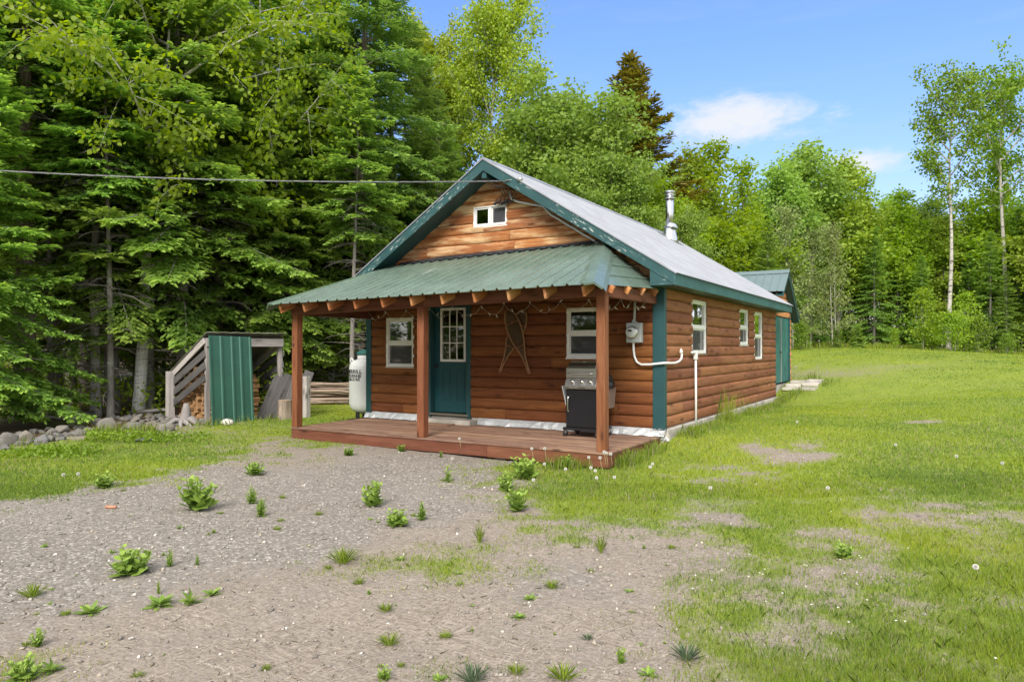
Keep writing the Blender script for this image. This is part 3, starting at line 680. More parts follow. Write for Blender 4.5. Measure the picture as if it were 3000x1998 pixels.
def forest(x, y):
    """0 on the open yard, 1 on the forest floor"""
    # distance behind a line that runs along the rock border, behind the cabin, then along the far edge of the lawn
    pts = np.array([(-16., -14.), (-11.3, -6.2), (-10.6, -3.3), (-12.2, 1.2), (-11.6, 4.5), (-9., 6.5), (-8., 11.), (-5., 20.), (-4., 28.), (2., 36.), (14., 40.), (60., 46.)])
    yb = np.interp(x, pts[:, 0], pts[:, 1]); left = np.interp(y, pts[:, 1], pts[:, 0])
    s = np.minimum(x-left, 9e9); n = (vnoise(x, y, .8, 31, 3)-.5)*1.6
    return np.clip((-s+n)/.8+.2, 0, 1)
def graded(a, b, fa, fb, fine, coarse):
    xs = list(np.arange(fa, fb, fine)); x = fb; st = fine
    while x < b: xs.append(x); st = min(st*1.22, coarse); x += st
    xs.append(b); x = fa; st = fine; lo = []
    while x > a: st = min(st*1.22, coarse); x -= st; lo.append(max(x, a))
    return np.array(sorted(set(lo))+xs)
gx = graded(-420, 420, -11, 7, .10, 40); gy = graded(-60, 600, -10.5, 3, .10, 40)
GX, GY = np.meshgrid(gx, gy); GZ = ground_z(GX, GY)
nx, ny = len(gx), len(gy)
me = bpy.data.meshes.new('ground'); V = np.stack([GX.ravel(), GY.ravel(), GZ.ravel()], 1).astype(np.float32)
idx = np.arange(nx*ny).reshape(ny, nx); Q = np.stack([idx[:-1, :-1], idx[:-1, 1:], idx[1:, 1:], idx[1:, :-1]], -1).reshape(-1, 4)
def fast_mesh(name, V, loops, starts, attrs=(), mat_=None, smooth=False):
    me = bpy.data.meshes.new(name); me.vertices.add(len(V)); me.vertices.foreach_set('co', np.ascontiguousarray(V, np.float32).ravel())
    me.loops.add(len(loops)); me.loops.foreach_set('vertex_index', np.ascontiguousarray(loops, np.int32))
    me.polygons.add(len(starts)); me.polygons.foreach_set('loop_start', np.ascontiguousarray(starts, np.int32))
    me.update(calc_edges=True)
    for nm, arr in attrs: me.attributes.new(nm, 'FLOAT', 'POINT').data.foreach_set('value', np.ascontiguousarray(arr, np.float32))
    if smooth: me.polygons.foreach_set('use_smooth', np.ones(len(starts), bool))
    if mat_: me.materials.append(mat_)
    me.validate(); return me
def link(name, me, parent=None):
    o = bpy.data.objects.new(name, me); COL.objects.link(o); o.parent = parent; return o
FLAT = GX.ravel(), GY.ravel()
FO = forest(*FLAT); GD = grass_density(*FLAT)*(1-FO); DR = np.clip(field(_dr, *FLAT, p=1.6)+(vnoise(*FLAT, .9, 41, 3)-.5)*.5, 0, 1)
def ground_mat():
    m, t, b = mat('ground'); o = t.coord(); P2 = t.mapping(o, (1, 1, .2))
    g = t.attr('grass'); dry = t.attr('dry'); fo = t.attr('forest')
    # crushed gravel: small stones of many greys and a sandy filler
    v1 = t.voro(P2, 42); v2 = t.voro(P2, 85); v3 = t.voro(P2, 13)
    s1 = t.ramp(t.sep(v1.outputs['Color'])[0], [(0, (.11, .098, .086)), (.3, (.185, .163, .142)), (.6, (.245, .215, .186)), (.85, (.33, .29, .252)), (1, (.62, .58, .53))])
    s2 = t.ramp(t.sep(v2.outputs['Color'])[1], [(0, (.075, .067, .058)), (.5, (.185, .163, .142)), (1, (.34, .31, .28))])
    gr = t.mix(.38, s1, s2)
    gr = t.mix(t.mapr(v1.outputs['Distance'], .3, .7, 0, .35), gr, (.17, .15, .13))
    big = t.noise(P2, .7, 4, .6); gr = t.mix(t.mapr(big, .4, .7, 0, .35), gr, (.25, .225, .195))
    # dry thatch: straw fibres lying every way
    wv = t.noise(P2, 3, 2, out='Color'); f1 = t.noise(t.vmath('ADD', t.mapping(P2, (60, 14, 1)), t.vmath('MULTIPLY', wv, (9, 9, 9))), 1, 4, .65); f2 = t.noise(t.vmath('ADD', t.mapping(P2, (13, 58, 1)), t.vmath('MULTIPLY', wv, (8, 8, 8))), 1, 4, .65)
    fb = t.math('MAXIMUM', f1, f2)
    th = t.ramp(fb, [(.36, (.125, .102, .084)), (.52, (.235, .196, .162)), (.64, (.325, .277, .232)), (.78, (.46, .41, .35))])
    th = t.mix(t.mapr(t.noise(P2, 2.4, 4), .45, .65, 0, .5), th, t.mix(.5, gr, (.25, .21, .18)))
    fine = t.noise(P2, 9, 5, .65)
    k = t.mapr(t.math('ADD', dry, t.math('MULTIPLY', t.math('SUBTRACT', fine, .5), .9)), .3, .75)
    base = t.mix(k, gr, th)
    # turf between the blades
    tn = t.noise(P2, 1.3, 4); tf = t.noise(P2, 30, 3, .6)
    tu = t.ramp(tf, [(.3, (.12, .145, .038)), (.55, (.19, .250, .038)), (.8, (.285, .33, .068))])
    tu = t.mix(t.mapr(tn, .4, .7, 0, .5), tu, (.235, .275, .042))
    far = t.noise(t.mapping(o, (1, 1, .2)), .16, 4); tu = t.mix(t.mapr(far, .42, .68, 0, .4), tu, (.205, .268, .030))
    kg = t.mapr(t.math('ADD', g, t.math('MULTIPLY', t.math('SUBTRACT', fine, .5), 1.1)), .28, .95)
    c = t.mix(kg, base, tu)
    # forest floor: brown needle litter with moss
    ln = t.noise(P2, 22, 5, .7); lit = t.ramp(ln, [(.3, (.035, .024, .016)), (.5, (.10, .068, .042)), (.72, (.20, .14, .09))])
    ms = t.noise(P2, .9, 4, .6); lit = t.mix(t.mapr(ms, .5, .62, 0, .6), lit, (.055, .095, .022))
    c = t.mix(t.mapr(t.math('ADD', fo, t.math('MULTIPLY', t.math('SUBTRACT', fine, .5), .6)), .35, .65), c, lit)
    t.set(b.inputs['Base Color'], c); b.inputs['Roughness'].default_value = .95; b.inputs['Specular IOR Level'].default_value = .12
    h = t.math('ADD', t.math('MULTIPLY', v1.outputs['Distance'], -.5), t.math('MULTIPLY', fb, .6))
    t.set(b.inputs['Normal'], t.bump(h, .55, .018))
    return m
M['ground'] = ground_mat()
gme = fast_mesh('ground', V, Q.ravel(), np.arange(len(Q))*4, (('grass', GD), ('dry', DR), ('forest', FO)), M['ground'], True)
ground = tag(link('ground', gme), 'gravel yard running into a mown lawn and a brown forest floor', 'ground', kind='structure')

# ------------------------------------------------------------------ blades of grass
def blade_mat(name, stops, trans=.35, hue=.02, straw=(.44, .375, .24)):
    m, t, b = mat(name); r = t.attr('rnd'); tip = t.attr('tip'); dry = t.attr('strawy')
    c = t.ramp(r, stops); c = t.mix(t.math('MULTIPLY', tip, .35), c, (.31, .41, .055))
    c = t.mix(dry, c, straw)
    t.set(b.inputs['Base Color'], c); b.inputs['Roughness'].default_value = .55; b.inputs['Specular IOR Level'].default_value = .25
    out = m.node_tree.nodes['Material Output']; tl = t.new('ShaderNodeBsdfTranslucent'); t.set(tl.inputs[0], c)
    mx = t.new('ShaderNodeMixShader'); mx.inputs[0].default_value = trans; t.l.new(b.outputs[0], mx.inputs[1]); t.l.new(tl.outputs[0], mx.inputs[2]); t.l.new(mx.outputs[0], out.inputs[0])
    return m
M['blade'] = blade_mat('blade', trans=.5, stops=[(0, (.135, .225, .055)), (.3, (.215, .315, .034)), (.7, (.33, .405, .030)), (1, (.45, .475, .05))])
rs = np.random.RandomState(3)
CF = np.array([-math.sin(YAW), math.cos(YAW)]); CR = np.array([math.cos(YAW), math.sin(YAW)])
def in_view(n, d0, d1, power=1.):
    """ground points inside the view wedge, denser near the camera"""
    u = rs.rand(n); d = d0*(d1/d0)**u if power == 1 else d0+(d1-d0)*u**power
    s = (rs.rand(n)*2-1)*.80*d
    return CAM[:2]+CF*d[:, None]+CR*s[:, None], d
def under_house(x, y):
    k = ((x > -CW-.05) & (x < .10) & (y > -.05) & (y < CL+.1)) | ((x > PXL-.05) & (x < PXR+.03) & (y > PF-.03) & (y < 0)) | ((x > -4) & (x < -.05) & (y > 9) & (y < 12.3))
    k |= (x > -.1) & (x < 1.0) & (y > 10.3) & (y < 12.2)
    return k
def blades(P, d, h, wd, lean=.5, strawy=0., rnd_=None):
    n = len(P); x, y = P[:, 0], P[:, 1]; z = ground_z(x, y)-.01
    a = rs.rand(n)*6.283; ax = np.stack([np.cos(a), np.sin(a)], 1); b = rs.rand(n)*6.283; le = np.abs(rs.randn(n))*lean*h
    dx, dy = np.cos(b)*le, np.sin(b)*le; w2 = wd/2
    B0 = np.stack([x-ax[:, 0]*w2, y-ax[:, 1]*w2, z], 1); B1 = np.stack([x+ax[:, 0]*w2, y+ax[:, 1]*w2, z], 1)
    m0 = np.stack([x+dx*.35-ax[:, 0]*w2*.8, y+dy*.35-ax[:, 1]*w2*.8, z+h*.6], 1); m1 = np.stack([x+dx*.35+ax[:, 0]*w2*.8, y+dy*.35+ax[:, 1]*w2*.8, z+h*.6], 1)
    T = np.stack([x+dx, y+dy, z+h], 1)
    V = np.stack([B0, B1, m1, T, m0], 1).reshape(-1, 3)
    r = rs.rand(n) if rnd_ is None else rnd_
    return V, np.repeat(r, 5), np.tile([0, 0, .5, 1, .5], n), np.repeat(np.broadcast_to(strawy, (n,)), 5)
def hue_field(x, y): return vnoise(x, y, .55, 51, 3)*.75+vnoise(x, y, .12, 61, 2)*.25
parts = []
def add_grass(n, d0, d1, hmean, wmin, px, power=1., thr=.15, forest_ok=.3, hvar=.35):
    P, d = in_view(n, d0, d1, power); x, y = P[:, 0], P[:, 1]
    g = grass_density(x, y); f = forest(x, y); keep = (rs.rand(n) < np.clip((g-thr*.5)/(1-thr)*.95, 0, 1)) & (f < forest_ok) & ~under_house(x, y)
    P, d, g = P[keep], d[keep], g[keep]; k = len(P); x, y = P[:, 0], P[:, 1]
    hf = hue_field(x, y); r = np.clip((hf-.5)*1.9+.5+rs.randn(k)*.20, 0, 1)
    dull = vnoise(x, y, .8, 71, 3); st = (rs.rand(k) < np.clip(.10+.5*(dull-.5), .02, .5)*np.clip(1.6-d/14, .12, 1))*(.4+.6*rs.rand(k))
    rough = np.clip(1.1-d/16, 0, 1)      # the yard is unmown near the gravel, the lawn behind is cut short
    h = hmean*(1+hvar*rs.randn(k)).clip(.4, 1.7)*(.65+.7*rough)*(.6+.5*g)
    parts.append(blades(P, d, h, np.maximum(wmin, d*px)*(.6+.8*rs.rand(k)), .42, st, r))
add_grass(330000, 3.3, 9, .036, .0028, .00075)
add_grass(200000, 8, 18, .040, .005, .0011)
add_grass(130000, 16, 44, .042, .012, .0013)
# dead straw stems over the thatch
P, d = in_view(110000, 3.3, 9.5); x, y = P[:, 0], P[:, 1]; dr = field(_dr, x, y, 1.6); g = grass_density(x, y)
keep = (rs.rand(len(P)) < np.clip(dr-.25, 0, 1)*.9) & ~under_house(x, y); P = P[keep]; d = d[keep]; k = len(P)
parts.append(blades(P, d, .012+.026*rs.rand(k)**2, np.maximum(.0016, d*.0004), .9, .85+.15*rs.rand(k), rs.rand(k)))
V = np.concatenate([p[0] for p in parts]); nb = len(V)//5
gm = fast_mesh('grass', V, np.arange(nb*5), np.arange(nb)*5, (('rnd', np.concatenate([p[1] for p in parts])), ('tip', np.concatenate([p[2] for p in parts])), ('strawy', np.concatenate([p[3] for p in parts]))), M['blade'])
tag(link('grass', gm), 'patchy yellow green grass and straw on the yard and lawn', 'grass', kind='stuff')
# taller uncut grass: along the right wall, at the deck corner, along the far edge of the lawn
parts = []
def strip(n, pts, wdt, h, wd, r0=.25, lean=.35):
    pts = np.array(pts); i = rs.randint(0, len(pts)-1, n); t = rs.rand(n)[:, None]; P = pts[i]*(1-t)+pts[i+1]*t+rs.randn(n, 2)*wdt
    P = P[~under_house(P[:, 0], P[:, 1])]; k = len(P); clump = vnoise(P[:, 0], P[:, 1], 1.7, 81, 2); keep = rs.rand(k) < np.clip((clump-.3)*2.6, 0, 1); P = P[keep]; k = len(P)
    parts.append(blades(P, None, h*(.5+.8*rs.rand(k))*(.55+.9*clump[keep]), wd*(.6+.8*rs.rand(k)), lean, (rs.rand(k) < .12)*.8, np.clip(r0+rs.randn(k)*.18, 0, 1)))
strip(5200, [(.28, .2), (.32, 3.2), (.30, 6.4), (.30, 9.4)], .13, .12, .008, .3)
strip(420, [(.26, 2.4), (.30, 4.6)], .12, .48, .006, .5)
strip(2000, [(.15, -.4), (.02, -2.0), (-.8, -2.42)], .10, .17, .008, .3)
strip(2600, [(.3, 9.5), (.5, 11.), (.9, 11.4), (.4, 12.6)], .18, .20, .010, .25)
for px0, px1, dd in ((2300, 3100, 38), (2280, 3100, 40)):
    a = ray_at(px0, 1024, dd); b = ray_at(px1, 1040, dd); strip(5200, [a[:2], b[:2]], .8, .26, .035, .45)
strip(2200, [(-9.9, -5.3), (-10., -3.2), (-9.5, -2.1), (-8.8, -.6)], .25, .16, .011, .35)
V = np.concatenate([p[0] for p in parts]); nb = len(V)//5
tm_ = fast_mesh('tall_grass', V, np.arange(nb*5), np.arange(nb)*5, (('rnd', np.concatenate([p[1] for p in parts])), ('tip', np.concatenate([p[2] for p in parts])), ('strawy', np.concatenate([p[3] for p in parts]))), M['blade'])
tag(link('tall_grass', tm_), 'uncut tall grass along the cabin walls, deck and lawn edge', 'tall grass', kind='stuff')

# ------------------------------------------------------------------ loose gravel
def stone_mat(name, stops, rough=.9):
    m, t, b = mat(name); r = t.attr('rnd'); o = t.coord(); n = t.noise(o, 14, 5, .65)
    oi = t.new('ShaderNodeObjectInfo').outputs['Random']
    c = t.ramp(t.math('FRACT', t.math('ADD', r, oi)), stops); c = t.mix(t.mapr(n, .35, .7, 0, .6), c, tuple(x*.55 for x in stops[len(stops)//2][1]))
    li = t.noise(o, 5, 5, .7); c = t.mix(t.mapr(li, .58, .68, 0, .45), c, (.42, .42, .38))
    t.set(b.inputs['Base Color'], c); b.inputs['Roughness'].default_value = rough; t.set(b.inputs['Normal'], t.bump(n, .5, .02)); return m
M['pebble'] = stone_mat('pebble', [(0, (.13, .12, .11)), (.4, (.24, .215, .19)), (.75, (.34, .305, .265)), (.9, (.46, .39, .31)), (1, (.70, .68, .65))])
P, d = in_view(30000, 3.3, 13); x, y = P[:, 0], P[:, 1]; dr = field(_dr, x, y, 1.6); g = grass_density(x, y)
keep = (rs.rand(len(P)) < (1-.75*dr)*(1-g)*.8) & ~under_house(x, y) & (forest(x, y) < .3); P = P[keep]; d = d[keep]; k = len(P)
s = (.0035+.012*rs.rand(k)**5)*(1+d*.05); octv = np.array([(1, 0, 0), (-.9, .3, 0), (.1, 1, 0), (0, -1, .1), (.1, 0, .75), (0, .1, -.6)])
a = rs.rand(k)*6.283; ca, sa = np.cos(a), np.sin(a); J = octv[None]*(1+.35*rs.randn(k, 6, 3)); J = np.stack([J[..., 0]*ca[:, None]-J[..., 1]*sa[:, None], J[..., 0]*sa[:, None]+J[..., 1]*ca[:, None], J[..., 2]], -1)*s[:, None, None]
V = (np.stack([P[:, 0], P[:, 1], ground_z(P[:, 0], P[:, 1])+s*.25], 1)[:, None]+J).reshape(-1, 3)
ft = np.array([(0, 2, 4), (2, 1, 4), (1, 3, 4), (3, 0, 4), (2, 0, 5), (1, 2, 5), (3, 1, 5), (0, 3, 5)]).ravel(); L = (np.arange(k)[:, None]*6+ft).ravel()
pm = fast_mesh('gravel', V, L, np.arange(k*8)*3, (('rnd', np.repeat(rs.rand(k), 6)),), M['pebble'])
tag(link('gravel', pm), 'loose grey and tan gravel over the yard', 'gravel', kind='stuff')
# ------------------------------------------------------------------ trees
def leaf_mat(name, stops, tipcol, trans=.32, hue=.025, rough=.5, spec=.3):
    m, t, b = mat(name); r = t.attr('rnd'); tip = t.attr('tip'); oi = t.new('ShaderNodeObjectInfo').outputs['Random']
    c = t.ramp(r, stops); c = t.mix(tip, c, tipcol)
    c = t.hsv(c, t.math('MULTIPLY_ADD', oi, hue, .5-hue/2), 1., t.math('MULTIPLY_ADD', oi, .3, .85))
    t.set(b.inputs['Base Color'], c); b.inputs['Roughness'].default_value = rough; b.inputs['Specular IOR Level'].default_value = spec
    out = m.node_tree.nodes['Material Output']; tl = t.new('ShaderNodeBsdfTranslucent'); t.set(tl.inputs[0], t.hsv(c, .49, 1.1, 1.15))
    mx = t.new('ShaderNodeMixShader'); mx.inputs[0].default_value = trans; t.l.new(b.outputs[0], mx.inputs[1]); t.l.new(tl.outputs[0], mx.inputs[2]); t.l.new(mx.outputs[0], out.inputs[0])
    return m
def bark_mat(name, a, c_, marks=None, mscale=(3, 3, 30)):
    m, t, b = mat(name); o = t.coord(); n = t.noise(t.mapping(o, (14, 14, 2.6)), 1.4, 6, .7); big = t.noise(o, .9, 3)
    c = t.mix(t.mapr(n, .32, .66), a, c_); c = t.mix(t.mapr(big, .45, .7, 0, .4), c, tuple(x*.55 for x in a))
    if marks:
        k = t.noise(t.mapping(o, mscale), 1.0, 4, .65); c = t.mix(t.mapr(k, .58, .64), c, marks)
        k2 = t.noise(t.mapping(o, (2.2, 2.2, 3.2)), 1.0, 4, .7); c = t.mix(t.mapr(k2, .60, .66, 0, .85), c, marks)
    t.set(b.inputs['Base Color'], c); b.inputs['Roughness'].default_value = .92; b.inputs['Specular IOR Level'].default_value = .15
    t.set(b.inputs['Normal'], t.bump(n, .7, .02)); return m
M['fir_leaf'] = leaf_mat('fir_leaf', [(0, (.120, .225, .050)), (.5, (.200, .345, .070)), (1, (.295, .46, .10))], (.42, .60, .11), .48)
M['spruce_leaf'] = leaf_mat('spruce_leaf', [(0, (0.103, 0.189, 0.044)), (.5, (0.185, 0.297, 0.067)), (1, (0.284, 0.405, 0.105))], (0.378, 0.520, 0.103), .40)
M['cedar_leaf'] = leaf_mat('cedar_leaf', [(0, (.12, .115, .018)), (.5, (.19, .170, .028)), (1, (.27, .225, .042))], (.27, .235, .042), .3, .02)
M['maple_leaf'] = leaf_mat('maple_leaf', [(0, (.165, .285, .026)), (.5, (.255, .395, .034)), (1, (.35, .48, .05))], (.42, .52, .06), .58, .012)
M['ash_leaf'] = leaf_mat('ash_leaf', [(0, (.155, .275, .050)), (.5, (.235, .38, .068)), (1, (.33, .47, .10))], (.33, .46, .085), .48, .015)
M['yellow_leaf'] = leaf_mat('yellow_leaf', [(0, (.18, .275, .03)), (.5, (.265, .375, .04)), (1, (.36, .45, .065))], (.38, .45, .07), .46, .012)
M['birch_leaf'] = leaf_mat('birch_leaf', [(0, (0.174, 0.268, 0.023)), (.5, (0.275, 0.370, 0.032)), (1, (0.392, 0.464, 0.051))], (0.406, 0.464, 0.058), .4)
M['pale_leaf'] = leaf_mat('pale_leaf', [(0, (0.163, 0.250, 0.069)), (.5, (0.250, 0.331, 0.100)), (1, (0.350, 0.413, 0.163))], (0.250, 0.312, 0.100), .35)
M['poplar_leaf'] = leaf_mat('poplar_leaf', [(0, (0.094, 0.194, 0.020)), (.5, (0.163, 0.288, 0.025)), (1, (0.250, 0.369, 0.040))], (0.250, 0.362, 0.037), .38)
M['fir_bark'] = bark_mat('fir_bark', (.16, .145, .13), (.27, .25, .23), (.36, .37, .34), (2, 2, 2.5))
M['spruce_bark'] = bark_mat('spruce_bark', (.09, .075, .065), (.19, .165, .15))
M['pine_bark'] = bark_mat('pine_bark', (.085, .062, .052), (.20, .155, .135))
M['birch_bark'] = bark_mat('birch_bark', (.42, .39, .36), (.60, .57, .54), (.17, .15, .135), (2.5, 2.5, 26))
M['grey_birch_bark'] = bark_mat('grey_birch_bark', (.27, .245, .225), (.43, .40, .375), (.15, .13, .12), (3, 3, 30))
M['pale_birch_bark'] = bark_mat('pale_birch_bark', (.50, .48, .46), (.68, .66, .64), (.24, .22, .205), (3, 3, 30))
M['poplar_bark'] = bark_mat('poplar_bark', (.36, .335, .31), (.52, .49, .455), (.075, .065, .055), (2.4, 2.4, 7))
M['twig_bark'] = bark_mat('twig_bark', (.15, .13, .115), (.26, .24, .22))

def unit(a): return a/np.maximum(np.linalg.norm(a, axis=-1, keepdims=True), 1e-9)
class Cards:
    def __init__(s): s.p = []; s.t = []; s.n = []; s.l = []; s.w = []; s.tip = []; s.r = []
    def add(s, p, t, n, l, w_, tip, r):
        k = len(p); f = lambda a: np.broadcast_to(np.asarray(a, float), (k,))
        s.p.append(p); s.t.append(t); s.n.append(n); s.l.append(f(l)); s.w.append(f(w_)); s.tip.append(f(tip)); s.r.append(f(r))
    def mesh(s, name, m, curl=.15, shape='kite'):
        p, t, n = (np.concatenate(a) for a in (s.p, s.t, s.n)); l, w_, tip, r = (np.concatenate(a) for a in (s.l, s.w, s.tip, s.r))
        t = unit(t); sd = unit(np.cross(t, n)); n = np.cross(sd, t); l = l[:, None]; w_ = w_[:, None]
        if shape == 'kite':
            V = np.stack([p, p+t*l*.45+sd*w_*.5-n*l*curl*.3, p+t*l-n*l*curl, p+t*l*.45-sd*w_*.5-n*l*curl*.3], 1); k = 4
        elif shape == 'spray':
            V = np.stack([p-sd*w_*.22, p+t*l*.5-sd*w_*.5, p+t*l-n*l*curl, p+t*l*.62+sd*w_*.5, p+sd*w_*.22], 1)[:, ::-1]; k = 5
        else:
            V = np.stack([p, p+t*l*.28+sd*w_*.42, p+t*l*.62+sd*w_*.40-n*l*curl*.5, p+t*l-n*l*curl, p+t*l*.62-sd*w_*.40-n*l*curl*.5, p+t*l*.28-sd*w_*.42], 1); k = 6
        q = len(p)
        return fast_mesh(name, V.reshape(-1, 3), np.arange(q*k), np.arange(q)*k, (('rnd', np.repeat(r, k)), ('tip', np.repeat(tip, k))), m)
def wood_mesh(name, tubes, m, n=7):
    mb = MB()
    for pts, r in tubes: mb.tube(pts, r, n if max(r) > .03 else 4, cap=False)
    me = bpy.data.meshes.new(name); me.from_pydata(mb.v, [], mb.f); me.polygons.foreach_set('use_smooth', np.ones(len(mb.f), bool)); me.materials.append(m); me.update(); return me
def trunk_pts(R_, H, lean=(0, 0), wob=.12, n=12, top=1.):
    ph = R_.rand(4)*6
    return [(lean[0]*(z/H)+wob*math.sin(z*.55+ph[0])*(z/H), lean[1]*(z/H)+wob*math.sin(z*.47+ph[1])*(z/H), z) for z in np.linspace(-.3, H*top, n)]
def at_h(tp, z):
    for a, b in zip(tp, tp[1:]):
        if z <= b[2]: f = (z-a[2])/(b[2]-a[2]); return np.array(a)+(np.array(b)-np.array(a))*f
    return np.array(tp[-1])
def dead_twigs(R_, tubes, base, az, L, droop, bushy=3):
    s = np.linspace(0, 1, 6); d = np.array([math.cos(az), math.sin(az), 0]); side = np.array([-d[1], d[0], 0]); k = R_.randn()*.25
    pts = [base+d*L*x+side*k*L*x*x+np.array([0, 0, L*(.12*x-droop*x*x)]) for x in s]
    tubes.append((pts, list(np.linspace(.011+.004*L, .003, 6))))
    for _ in range(bushy):
        i = R_.randint(2, 6); b = np.array(pts[i-1]); a2 = az+R_.choice([-1, 1])*R_.uniform(.5, 1.2); l = L*R_.uniform(.2, .45)
        e = b+np.array([math.cos(a2)*l, math.sin(a2)*l, -l*R_.uniform(0, .6)]); tubes.append(([b, (b+e)/2+np.array([0, 0, .03]), e], [.006, .004, .002]))
def conifer(kind, seed, H, R, zb, step=.30, twig=.085, card=(.125, .062), droop=.22, leaf='fir_leaf', bark='fir_bark', tipmix=.8, ragged=.32, gap=.2, deadn=26, r0=None, up=.0, name='fir_tree'):
    R_ = np.random.RandomState(seed); root = empty(name, (0, 0, -50)); C = Cards(); tubes = []; dead = []
    tp = trunk_pts(R_, H, (R_.randn()*.15, R_.randn()*.15), .06, 14); r0 = r0 or .011*H+.02
    z = zb; az0 = R_.rand()*6
    while z < H-.08:
        t = (z-zb)/(H-zb); nb = 5 if t < .8 else 4
        for j in range(nb):
            if R_.rand() < gap*(1-t): continue
            az = az0+j*2*math.pi/nb+R_.randn()*.22; L = R*((1-t)**.72)*min(1., .62+t*3)*(1-ragged+ragged*2*R_.rand())+.10
            el = math.radians(-14+62*t**1.3+up+R_.randn()*11)
            b0 = at_h(tp, min(z+R_.randn()*.14, H)); d = np.array([math.cos(az), math.sin(az), 0]); sd = np.array([-d[1], d[0], 0]); bend = R_.randn()*.10
            def pos(s): s = np.asarray(s)[..., None]; return b0+d*L*s*math.cos(el)+sd*bend*L*s*s+np.array([0, 0, 1])*L*(math.sin(el)*s-droop*(1-t*.6)*s**2*(1.35-.55*s**2))
            s = np.linspace(0, 1, 6); tubes.append((list(pos(s)), list(np.linspace(.006+.010*L, .003, 6))))
            ns = max(3, int(L*.86/twig)); ss = np.linspace(.14 if L < 1 else .24, 1., ns)+R_.randn(ns)*.01; ss = np.clip(ss, 0, 1)
            ss = np.repeat(ss, 2); sg = np.tile([1., -1.], ns); keep = R_.rand(2*ns) > .08; ss, sg = ss[keep], sg[keep]
            P = pos(ss); T = unit(pos(np.clip(ss+.02, 0, 1.03))-pos(ss-.02)); lt = (np.minimum(.50*L*(1-ss)+.10, .72))*(.7+.5*R_.rand(len(ss)))
            ang = np.radians(38+22*R_.rand(len(ss)))*sg; S = unit(np.cross(np.array([0, 0, 1.]), T)); D = unit(T*np.cos(ang)[:, None]+S*np.sin(ang)[:, None]+np.array([0, 0, 1])*(-.10+.16*R_.randn(len(ss)))[:, None])
            br = R_.rand()*.35
            for k in range(int(.75/twig*1.15)):
                q = (k+.2)*twig*.92; ok = q < lt
                if not ok.any(): break
                p = P[ok]+D[ok]*q-np.array([0, 0, 1])*(.16*q*q); f = q/lt[ok]; Dk = D[ok]; Sk = unit(np.cross(np.array([0, 0, 1.]), Dk)); m_ = len(p)
                tv = np.clip((f-.45)*1.7, 0, 1)*.55+np.clip((ss[ok]-.6)*2.2, 0, 1)*.5
                for sgn in (1, -1):
                    a_ = np.radians(34+16*R_.rand(m_))*sgn; t_ = unit(Dk*np.cos(a_)[:, None]+Sk*np.sin(a_)[:, None]+.20*R_.randn(m_, 3)); nn = unit(np.array([0, 0, 1.])+.32*R_.randn(m_, 3))
                    C.add(p, t_, nn, card[0]*(.75+.5*R_.rand(m_)), card[1]*(.8+.4*R_.rand(m_)), np.clip(tv*tipmix*(.4+.8*R_.rand(m_)), 0, 1), np.clip(br+.65*R_.rand(m_), 0, 1))
            m_ = len(P); C.add(P+D*(lt*.86)[:, None], D, unit(np.array([0, 0, 1.])+.35*R_.randn(m_, 3)), card[0]*1.25, card[1], np.clip(tipmix*(.3+.8*R_.rand(m_)), 0, 1), R_.rand(m_))
        z += step*(1-.45*t)*(.8+.4*R_.rand()); az0 += 2.4
    for _ in range(deadn):
        zz = R_.uniform(.5, zb+.22*(H-zb)); dead_twigs(R_, dead, at_h(tp, zz), R_.rand()*6.283, R_.uniform(.4, .75)*R, R_.uniform(.05, .5), R_.randint(2, 6))
    link('trunk', wood_mesh('trunk', [(tp, [max(.012, r0*(1-.94*max(0, p[2])/H)*(1.25 if p[2] < .1 else 1)) for p in tp])], M[bark], 12), root)
    link('crown', C.mesh('crown', M[leaf], .10, 'spray'), root)
    link('branches', wood_mesh('branches', tubes+dead, M['twig_bark']), root)
    return root
